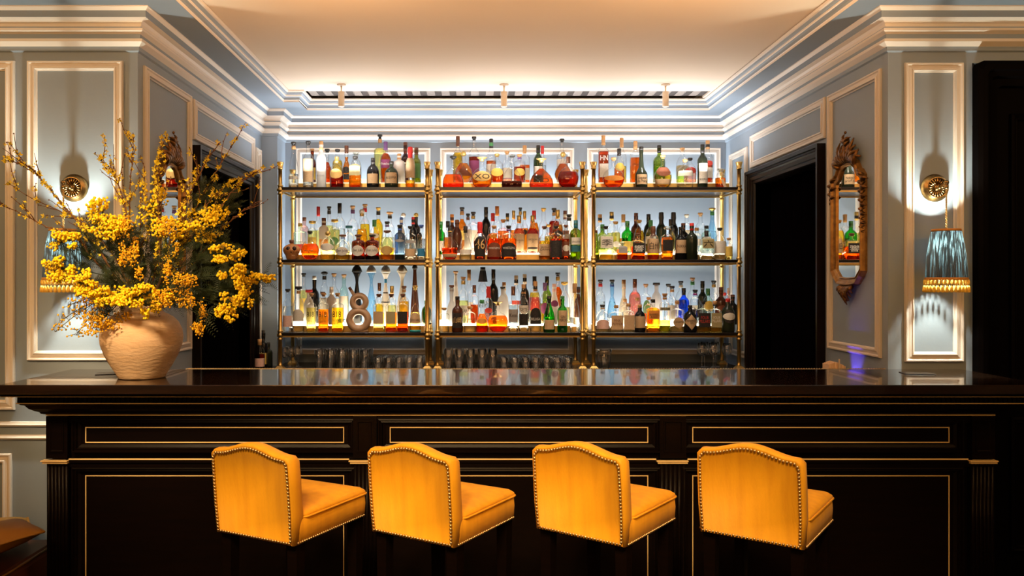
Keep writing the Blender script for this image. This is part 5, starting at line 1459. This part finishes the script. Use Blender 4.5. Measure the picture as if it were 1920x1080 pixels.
# ---------------------------------------------------------------- bar stools
def stool_meshes():
    W_, D_ = 0.365, 0.42
    z0, zs = 0.649, 0.735
    hb = W_ / 2
    out = {}
    # local frame: x across, y forward (towards the bar); back face at y = 0
    b = MB()   # upholstered seat box
    rings = []
    def rrect(x, y0, y1, z, r=0.02, seg=4):
        pts = []
        for (cx_, cy_, a0) in ((x - r, y1 - r, 0), (-x + r, y1 - r, PI / 2), (-x + r, y0 + r, PI), (x - r, y0 + r, 1.5 * PI)):
            for k in range(seg + 1):
                a = a0 + PI / 2 * k / seg
                pts.append((cx_ + r * math.cos(a), cy_ + r * math.sin(a), z))
        return pts
    for z, i in ((z0, 0.006), (z0 + 0.004, 0.0), (z0 + 0.05, -0.002), (zs - 0.004, 0.0), (zs, 0.004)):
        rings.append(rrect(hb - i, 0.012, D_ - i, z))
    b.loft(rings, True, True, 0, True); out['seat_base'] = b.mesh('seat_base', M['velvet'])
    b = MB(); rings = []
    for z, i in ((zs - 0.004, 0.006), (zs + 0.004, -0.002), (zs + 0.012, 0.0), (zs + 0.022, 0.012), (zs + 0.030, 0.05), (zs + 0.034, 0.11)):
        rings.append(rrect(hb - i, 0.05 + max(0, i) * 0.4, D_ + 0.004 - i, z, 0.022))
    b.loft(rings, True, True, 0, True); out['seat_cushion'] = b.mesh('seat_cushion', M['velvet'])
    b = MB(); p = rrect(hb + 0.003, 0.05, D_ + 0.007, zs + 0.001, 0.024); b.tube(p + [p[0]], 0.0038, 6, cap=False); out['piping'] = b.mesh('piping', M['velvet'])
    # camel back outline (x, z)
    zt, zh = 0.953, 0.984
    top = []
    for k in range(25):
        u = -1 + 2 * k / 24
        au = abs(u)
        z = zt + (zh - zt) * (0.5 + 0.5 * math.cos(PI * min(1, au / 0.88)))
        if au > 0.90: z -= 0.016 * ((au - 0.90) / 0.10) ** 2
        top.append((u * (hb - 0.002), z))
    outl = [(-hb + 0.004, z0)] + [(-hb, z0 + 0.1), (-hb, 0.85)] + top + [(hb, 0.85), (hb, z0 + 0.1), (hb - 0.004, z0)]
    cz = 0.80
    def lean(z): return -(z - z0) * 0.085
    b = MB(); rings = []
    for y, ins in ((0.006, 0.012), (0.0, 0.006), (0.004, 0.0), (0.030, -0.003), (0.054, 0.0), (0.062, 0.006), (0.066, 0.016)):
        rr_ = []
        for (x, z) in outl:
            kx = 1 - ins / hb; kz = 1 - ins / 0.17
            rr_.append((x * kx, y + lean(z), cz + (z - cz) * kz if z > cz else z))
        rings.append(rr_)
    b.loft(rings, True, True, 0, True); out['backrest'] = b.mesh('backrest', M['velvet'])
    # nails
    b = MB()
    def run(pts, step, r=0.0052, ny=-1):
        pts = [Vector(p) for p in pts]; acc = 0.0
        for i in range(len(pts) - 1):
            a, c = pts[i], pts[i + 1]; L = (c - a).length; s = (step - acc) if i else 0.0
            while s < L:
                b.ball(tuple(a + (c - a) * (s / L)), r, 8, 5); s += step
            acc = (L - (s - step)) if L >= 0 else 0
    ins = 0.012
    nl = [(x * (1 - ins / hb), -0.001 + lean(z), (cz + (z - cz) * (1 - ins / 0.17)) if z > cz else z) for x, z in outl]
    nl[0] = (nl[0][0], nl[0][1], z0 + 0.008); nl[-1] = (nl[-1][0], nl[-1][1], z0 + 0.008)
    nl = [n for n in nl]
    run(nl, 0.0122); run([nl[0], nl[-1]], 0.0122)
    for s_ in (-1, 1): run([(s_ * (hb + 0.001), 0.02, z0 + 0.007), (s_ * (hb + 0.001), D_ - 0.02, z0 + 0.007)], 0.0115, 0.0048)
    run([(-hb + 0.02, D_ + 0.001, z0 + 0.007), (hb - 0.02, D_ + 0.001, z0 + 0.007)], 0.0115, 0.0048)
    out['nail_trim'] = b.mesh('nail_trim', M['nail'])
    b = MB()
    b.loft([[(-.014, -.014, 0), (.014, -.014, 0), (.014, .014, 0), (-.014, .014, 0)], [(-.022, -.022, z0 - 0.002), (.022, -.022, z0 - 0.002), (.022, .022, z0 - 0.002), (-.022, .022, z0 - 0.002)]])
    out['leg'] = b.mesh('leg', M['black'])
    b = MB(); y0_, y1_ = 0.045, D_ - 0.035; x_ = hb - 0.03
    b.box(-x_, x_, y1_ - 0.010, y1_ + 0.010, 0.20, 0.23)
    for s_ in (-1, 1): b.box(s_ * x_ - 0.009, s_ * x_ + 0.009, y0_, y1_, 0.26, 0.285)
    out['stretcher'] = b.mesh('stretcher', M['black'])
    return out, hb, D_
sm, hb, D_ = stool_meshes()
stools = [(-0.7737, 2.818, 28, 'mustard velvet bar stool with brass nails, leftmost of the four'),
          (-0.2207, 2.813, 32, 'mustard velvet bar stool with brass nails, second from the left'),
          (0.3653, 2.833, 37.5, 'mustard velvet bar stool with brass nails, second from the right'),
          (0.9575, 2.803, 36, 'mustard velvet bar stool with brass nails, rightmost of the four')]
for (x, y, ang, lab) in stools:
    e = empty('bar_stool', (x, y, 0), -math.radians(ang))
    tag(e, lab, 'bar stool', 'mustard bar stools along the bar')
    for nm in ('seat_base', 'seat_cushion', 'backrest', 'stretcher'):
        o = put(nm, sm[nm], e)
        if nm == 'seat_cushion': put('piping', sm['piping'], o)
    o = put('nail_trim', sm['nail_trim'], e); o['kind'] = 'stuff'
    for sx in (-1, 1):
        for yy in (0.045, D_ - 0.035): put('leg', sm['leg'], e, (sx * (hb - 0.03), yy, 0))

# ---------------------------------------------------------------- bench and cushion at the left
e = empty('leather_bench', (-2.6, 3.6, 0))
tag(e, 'low brown leather bench at the far left, under the ochre cushion', 'bench')
b = MB(); b.bbox(-0.60, 0.54, -0.50, 0.44, 0.10, 0.265, 0.03); b.build('seat', M['leather'], e)
b = MB(); b.tube([(-0.59, -0.50, 0.263), (0.54, -0.50, 0.263), (0.54, 0.44, 0.263)], 0.006, 6); b.build('piping', M['velvet2'], e)
for sx in (-0.5, 0.45):
    for sy in (-0.42, 0.36):
        b = MB(); b.lathe([(0, 0.018), (0.10, 0.026)], 12, (sx, sy, 0)); b.build('leg', M['black'], e)
def pillow(name, size, th, mat, loc, rz, tilt):
    n = 22; V = []; Fc = []
    for s_ in (1, -1):
        for j in range(n + 1):
            for i in range(n + 1):
                u, v = -1 + 2 * i / n, -1 + 2 * j / n
                e_ = (1 - abs(u) ** 3.2) * (1 - abs(v) ** 3.2)
                h = th * max(0, e_) ** 0.5
                k = 1 - 0.06 * (1 - abs(u)) * 0 
                V.append((u * size * (1 - 0.05 * (1 - v * v)), v * size * (1 - 0.05 * (1 - u * u)), s_ * h + 0.010 * math.sin(3 * u + 2) * math.sin(2.4 * v)))
    m = (n + 1) ** 2
    for s_ in (0, 1):
        for j in range(n):
            for i in range(n):
                a = s_ * m + j * (n + 1) + i
                q = (a, a + 1, a + n + 2, a + n + 1)
                Fc.append(q if s_ == 0 else tuple(reversed(q)))
    b = MB(); b.add(V, Fc, 0, True)
    o = b.build(name, mat, None, loc, (tilt[0], tilt[1], rz))
    edge = [V[i] for i in range(n + 1)] + [V[j * (n + 1) + n] for j in range(1, n + 1)] + [V[n * (n + 1) + i] for i in range(n - 1, -1, -1)] + [V[j * (n + 1)] for j in range(n - 1, -1, -1)]
    b = MB(); b.tube(edge, 0.006, 6, cap=False); b.build('piping', mat, o)
    return o
o = pillow('seat_cushion', 0.335, 0.072, M['velvet2'], (-2.36, 3.64, 0.352), 0.62, (-0.13, -0.13))
tag(o, 'plump ochre leather cushion with piped edge on the bench at far left', 'cushion')
# ---------------------------------------------------------------- clay vase with forsythia and mimosa
VX, VY, VZ = -1.566, 3.79, 1.0997
b = MB()
b.lathe([(0.0, 0.100), (0.004, 0.106), (0.02, 0.112), (0.06, 0.137), (0.11, 0.164), (0.155, 0.180), (0.19, 0.1845), (0.225, 0.180), (0.26, 0.164), (0.285, 0.140), (0.300, 0.115), (0.306, 0.100), (0.312, 0.094), (0.322, 0.093), (0.332, 0.098), (0.338, 0.098),
         (0.340, 0.090), (0.330, 0.080), (0.300, 0.085), (0.27, 0.13), (0.15, 0.16), (0.03, 0.09), (0.028, 0.0)], 48)
vase = b.build('clay_vase', M['clay'], None, (VX, VY, VZ))
tag(vase, 'round sandy clay vase standing on the left end of the bar top', 'vase')
MOUTH = Vector((VX, VY, VZ + 0.33))
rnd = random.Random(7)
def smooth(pts, n=5):
    out = []
    for i in range(len(pts) - 1):
        p0 = pts[max(i - 1, 0)]; p1 = pts[i]; p2 = pts[i + 1]; p3 = pts[min(i + 2, len(pts) - 1)]
        for k in range(n):
            t = k / n
            out.append(0.5 * ((2 * p1) + (p2 - p0) * t + (2 * p0 - 5 * p1 + 4 * p2 - p3) * t * t + (3 * p1 - p0 - 3 * p2 + p3) * t ** 3))
    out.append(pts[-1])
    return out
def rv(s): return Vector((rnd.uniform(-s, s), rnd.uniform(-s, s), rnd.uniform(-s, s)))
def blossom(b, c, s):
    # four narrow petals opening round a random axis
    ax = (rv(1) + Vector((0, -0.5, 0.2))).normalized()
    u = ax.cross(Vector((0.3, 0.2, 0.9))).normalized(); v = ax.cross(u)
    for k in range(4):
        a = k * PI / 2 + rnd.random() * 0.5
        d = (u * math.cos(a) + v * math.sin(a)) * 0.9 + ax * 0.55
        w = ax.cross(d).normalized() * s * 0.28
        tip = c + d * s
        mid = c + d * s * 0.5
        b.add([c, mid - w + ax * s * 0.12, tip, mid + w + ax * s * 0.12], [(0, 1, 2), (0, 2, 3)])
def branch(pxs, dd, label, dens=1.0, twigs=9, rad=0.0055):
    """pxs: branch course; dd: how far its tip leans out of the vase towards (-) or away from (+) the viewer"""
    base = MOUTH + Vector((rnd.uniform(-.03, .03), rnd.uniform(-.03, .03), -0.12))
    pts = [base]
    n = len(pxs)
    for i, (x, y) in enumerate(pxs):
        d = VY + dd * (i + 1) / n
        pts.append(P(x, y, d))
    pts = smooth(pts, 6)
    root = MB(); N = len(pts)
    pts = [p + (rv(0.0035) if i > 3 else Vector()) for i, p in enumerate(pts)]
    root.tube(pts, [rad * (1 - 0.75 * i / N) for i in range(N)], 6)
    fl = MB()
    L = sum((pts[i + 1] - pts[i]).length for i in range(N - 1))
    def deck(p, q, count, s=0.0145):
        for _ in range(count):
            t = rnd.random(); c = p + (q - p) * t + rv(0.008)
            blossom(fl, c, s * rnd.uniform(0.7, 1.3))
    for i in range(5, N - 1):
        if rnd.random() < 0.75 * dens: deck(pts[i], pts[i + 1], rnd.randint(1, 3))
        if rnd.random() < 0.8: root.ball(pts[i], rad * rnd.uniform(0.7, 1.0), 5, 4)
    for k in range(twigs):
        i = rnd.randint(int(N * 0.30), N - 3)
        t0 = pts[i]; dirn = (pts[i + 1] - pts[i - 1]).normalized()
        side = rv(1); side -= dirn * side.dot(dirn); side.normalize()
        dv = (dirn * 0.75 + side * 0.65 + Vector((0, 0, 0.35))).normalized()
        ln = rnd.uniform(0.05, 0.17)
        tw = [t0]
        m = 6
        for q in range(m):
            dv = (dv + rv(0.16) + Vector((0, 0, 0.04))).normalized(); tw.append(tw[-1] + dv * ln / m)
        root.tube(tw, [0.0026 * (1 - 0.6 * q / m) for q in range(m + 1)], 5)
        for q in range(1, m + 1):
            if rnd.random() < 0.5: root.ball(tw[q] + rv(0.003), 0.0034, 5, 4)
            if rnd.random() < 0.55 * dens: deck(tw[q - 1], tw[q], rnd.randint(1, 2), 0.013)
    e = root.build('flowering_branch', M['bark'])
    tag(e, label, 'branch', 'forsythia branches in the clay vase')
    o = fl.build('yellow_blossoms', M['petal'], e); o['kind'] = 'stuff'
    return e
branch([(240, 555), (212, 511), (172, 445), (115, 382), (80, 338), (49, 310), (3, 299)], -0.10, 'long brown branch with yellow blossoms reaching the upper left wall panel', 1.1, 14, 0.007)
branch([(225, 540), (170, 480), (140, 440), (95, 428), (49, 405), (-6, 378)], -0.16, 'nearly bare brown branch running out at the left edge of the picture', 0.45, 9)
branch([(245, 540), (205, 470), (160, 420), (110, 395), (60, 372), (14, 342)], 0.02, 'thin budding branch pointing left just below the left wall lamp', 0.45, 8, 0.0045)
branch([(245, 555), (238, 470), (236, 400), (222, 345), (205, 315), (190, 294)], -0.03, 'blossoming branch rising left of centre beside the left wall lamp', 1.0, 13)
branch([(255, 555), (245, 470), (243, 390), (246, 320), (250, 249)], 0.05, 'tallest upright blossoming branch in the middle of the vase', 1.0, 14)
branch([(262, 555), (262, 480), (264, 380), (272, 330), (262, 290)], 0.10, 'upright blossoming branch just right of the tallest one', 0.9, 8, 0.0045)
branch([(283, 550), (296, 460), (296, 380), (290, 320), (313, 250)], -0.04, 'blossoming branch rising in front of the hidden gilt mirror', 1.1, 12)
branch([(290, 560), (316, 457), (353, 373), (385, 305), (413, 267)], -0.10, 'stout branch with yellow blossoms leaning right over the doorway', 1.2, 12, 0.0068)
branch([(290, 560), (322, 480), (362, 400), (400, 330), (446, 258)], 0.06, 'branch behind the stout one with a fine upright tip', 0.9, 11)
branch([(300, 560), (333, 474), (372, 430), (402, 402), (448, 345), (486, 319)], -0.02, 'branch whose tip touches the white moulding right of the doorway', 0.8, 11)
branch([(320, 545), (375, 480), (425, 420), (459, 393), (488, 376)], 0.05, 'bare budding branch low on the right side', 0.3, 7, 0.0045)
branch([(315, 555), (340, 470), (365, 420), (400, 370), (440, 336)], 0.00, 'short blossoming branch in front of the dark doorway', 1.3, 10)

def spray(cx, cy, rx, ry, dd, label, n=110, mat='mimosa', br=0.0062, fol=70, droop=0.0):
    c = P(cx, cy, VY + dd); s = (VY + dd) / F
    rx, ry = rx * s * 1.15, ry * s * 1.2
    base = MOUTH + Vector((rnd.uniform(-.05, .05), rnd.uniform(-.05, .05), -0.10))
    mid = MOUTH + (c - MOUTH) * 0.45 + Vector((0, 0, 0.05 + 0.04 * abs(c.x - VX)))
    st = MB()
    pts = smooth([base, MOUTH + (c - MOUTH) * 0.08, mid, c], 5)
    st.tube(pts, [0.0036 * (1 - 0.6 * i / len(pts)) for i in range(len(pts))], 5)
    balls = MB()
    ks = []
    for k in range(9):   # sub clusters, each with its own little stalk
        a = rnd.random() * 2 * PI; q = rnd.random() ** 0.5
        kc = c + Vector((rx * q * math.cos(a), min(rx, ry) * rnd.uniform(-0.7, 0.7), ry * q * math.sin(a)))
        st.tube([c + (kc - c) * 0.0, kc], 0.0012, 4); ks.append(kc)
    for k in range(n):
        kc = rnd.choice(ks); v = rv(1); v = v.normalized() * (rnd.random() ** 0.45)
        p = kc + Vector((v.x * rx * 0.42, v.y * min(rx, ry) * 0.5, v.z * ry * 0.42 - droop * abs(v.x) * 0.02))
        balls.ball(p, br * rnd.uniform(0.75, 1.2), 6, 4)
    lf = MB()
    for k in range(fol):   # feathery fronds
        t0 = pts[rnd.randint(len(pts) // 2, len(pts) - 1)] + rv(0.02)
        dv = ((c - MOUTH).normalized() * 0.7 + rv(0.9)).normalized(); ln = rnd.uniform(0.05, 0.11)
        side = dv.cross(rv(1)).normalized()
        for q in range(10):
            a = t0 + dv * ln * q / 10 + Vector((0, 0, -0.02 * (q / 10) ** 2))
            w = 0.019 * math.sin(PI * (q + 1) / 11)
            for s_ in (-1, 1):
                tip = a + side * s_ * w + dv * 0.008
                lf.add([a, a + dv * 0.0032, tip], [(0, 1, 2)])
    e = st.build('mimosa_spray', M['leaf']); tag(e, label, 'flower spray', 'mimosa sprays in the clay vase')
    o = balls.build('flower_balls', M[mat], e); o['kind'] = 'stuff'
    o = lf.build('feathery_leaves', M['leaf'], e); o['kind'] = 'stuff'
MS = [
 (182, 402, 38, 28, -0.10, 'large dense yellow mimosa cluster at upper left of the vase', 330, 'mimosa'),
 (200, 425, 30, 22, -0.16, 'yellow mimosa cluster just under the large upper left one', 180, 'mimosa'),
 (117, 455, 24, 18, -0.14, 'small yellow mimosa cluster over the left blue lampshade', 190, 'mimosa'),
 (118, 503, 26, 22, -0.20, 'yellow mimosa cluster in front of the left tasselled fringe', 240, 'mimosa'),
 (158, 530, 26, 20, -0.22, 'yellow mimosa cluster low left above the fringe', 220, 'mimosa'),
 (244, 440, 20, 44, -0.16, 'loose hanging mimosa spray in the centre of the bouquet', 230, 'mimosad'),
 (248, 500, 18, 30, -0.20, 'loose mimosa spray low in the centre', 150, 'mimosad'),
 (313, 470, 17, 48, -0.14, 'thin greenish yellow spray right of centre', 190, 'mimosad'),
 (282, 395, 28, 34, 0.06, 'sparse mimosa spray behind the centre branches', 120, 'mimosa'),
 (345, 425, 40, 26, -0.02, 'broad mimosa cluster right of centre below the blossoms', 230, 'mimosa'),
 (400, 425, 34, 26, -0.06, 'mimosa cluster in front of the dark doorway, upper', 210, 'mimosa'),
 (430, 470, 32, 16, -0.10, 'flat mimosa cluster in the middle of the dark doorway', 210, 'mimosa'),
 (438, 517, 20, 21, -0.14, 'round mimosa cluster low in the dark doorway', 210, 'mimosa'),
 (490, 525, 19, 14, -0.06, 'mimosa cluster furthest to the right beside the shelves', 170, 'mimosa'),
 (452, 557, 16, 24, -0.12, 'narrow mimosa cluster hanging at the right', 150, 'mimosa'),
 (425, 578, 20, 22, -0.14, 'lowest mimosa cluster hanging at the right', 190, 'mimosa'),
 (208, 558, 36, 18, -0.24, 'yellow mimosa cluster over the left of the vase rim', 260, 'mimosa'),
 (262, 556, 38, 20, -0.26, 'bright mimosa cluster over the vase rim', 300, 'mimosa'),
 (285, 575, 14, 22, -0.24, 'small spray drooping down the front of the vase', 110, 'mimosa'),
 (200, 590, 50, 26, -0.20, 'fine golden spray drooping left of the vase neck', 330, 'mimosad'),
 (340, 552, 44, 26, -0.22, 'fine golden spray fanning right of the vase neck', 420, 'mimosad'),
 (372, 590, 16, 28, -0.20, 'fine golden spray tip drooping right of the vase', 150, 'mimosad'),
]
for (cx, cy, rx, ry, dd, lab, n, mt) in MS:
    spray(cx, cy, rx, ry, dd, lab, int(n * 1.3), mt, 0.0059 if mt == 'mimosa' else 0.0042, 46)
# dark feathery foliage masses
for (cx, cy, rx, ry, dd, lab) in [
  (185, 470, 62, 42, 0.02, 'dark feathery foliage mass on the left of the bouquet'),
  (270, 480, 62, 55, 0.06, 'dark feathery foliage mass in the centre of the bouquet'),
  (370, 500, 62, 60, 0.02, 'dark feathery foliage mass on the right of the bouquet'),
  (430, 545, 40, 34, 0.0, 'dark feathery foliage low on the right'),
  (395, 390, 40, 36, 0.08, 'thin dark foliage before the dark doorway')]:
    lf = MB(); c = P(cx, cy, VY + dd); s = (VY + dd) / F
    for k in range(150):
        a = rnd.random() * 2 * PI; q = rnd.random() ** 0.6
        t0 = c + Vector((rx * s * q * math.cos(a), rnd.uniform(-0.08, 0.08), ry * s * q * math.sin(a)))
        dv = ((t0 - MOUTH).normalized() + rv(0.5)).normalized(); ln = rnd.uniform(0.06, 0.12)
        side = dv.cross(rv(1)).normalized()
        for m in range(12):
            p = t0 + dv * ln * m / 12 + Vector((0, 0, -0.02 * (m / 12) ** 2)); w = 0.022 * math.sin(PI * (m + 1) / 13)
            for s_ in (-1, 1): lf.add([p, p + dv * 0.0040, p + side * s_ * w + dv * 0.010], [(0, 1, 2)])
    st = MB(); base = MOUTH + Vector((0, 0, -0.1)); st.tube(smooth([base, MOUTH, MOUTH + (c - MOUTH) * 0.5 + Vector((0, 0, 0.03)), c], 4), 0.0035, 5)
    e = st.build('foliage_sprig', M['leaf']); tag(e, lab, 'foliage', 'foliage sprigs in the clay vase')
    o = lf.build('feathery_leaves', M['leaf'], e); o['kind'] = 'stuff'
# budding broom twigs hanging at the lower left of the vase
for i, (tip, lab) in enumerate([((103, 622), 'longest drooping budding twig at lower left of the vase'), ((143, 628), 'drooping budding twig ending just right of the longest one'), ((112, 602), 'upper drooping budding twig at lower left'), ((178, 622), 'short drooping budding twig against the vase shoulder'), ((128, 572), 'budding twig sticking out highest at lower left')]):
    tp = P(tip[0], tip[1], VY - 0.16 - 0.02 * i)
    m1 = P(205 + 4 * i, 560, VY - 0.12)
    pts = smooth([MOUTH + Vector((-0.02, -0.03, -0.06)), m1, (m1 + tp) / 2 + Vector((0, 0, 0.02)), tp], 7)
    st = MB(); st.tube(pts, 0.0017, 5); fl = MB()
    for p in pts[8:]:
        for _ in range(3):
            q = p + rv(0.030); st.tube([p, (p + q) / 2 + rv(0.005), q], 0.0010, 4); fl.ball(q, 0.0048, 6, 4)
    e = st.build('budding_twig', pbr('twig_green', (0.10, 0.085, 0.03), 0.7)); tag(e, lab, 'twig', 'budding twigs in the clay vase')
    o = fl.build('buds', M['mimosad'], e); o['kind'] = 'stuff'
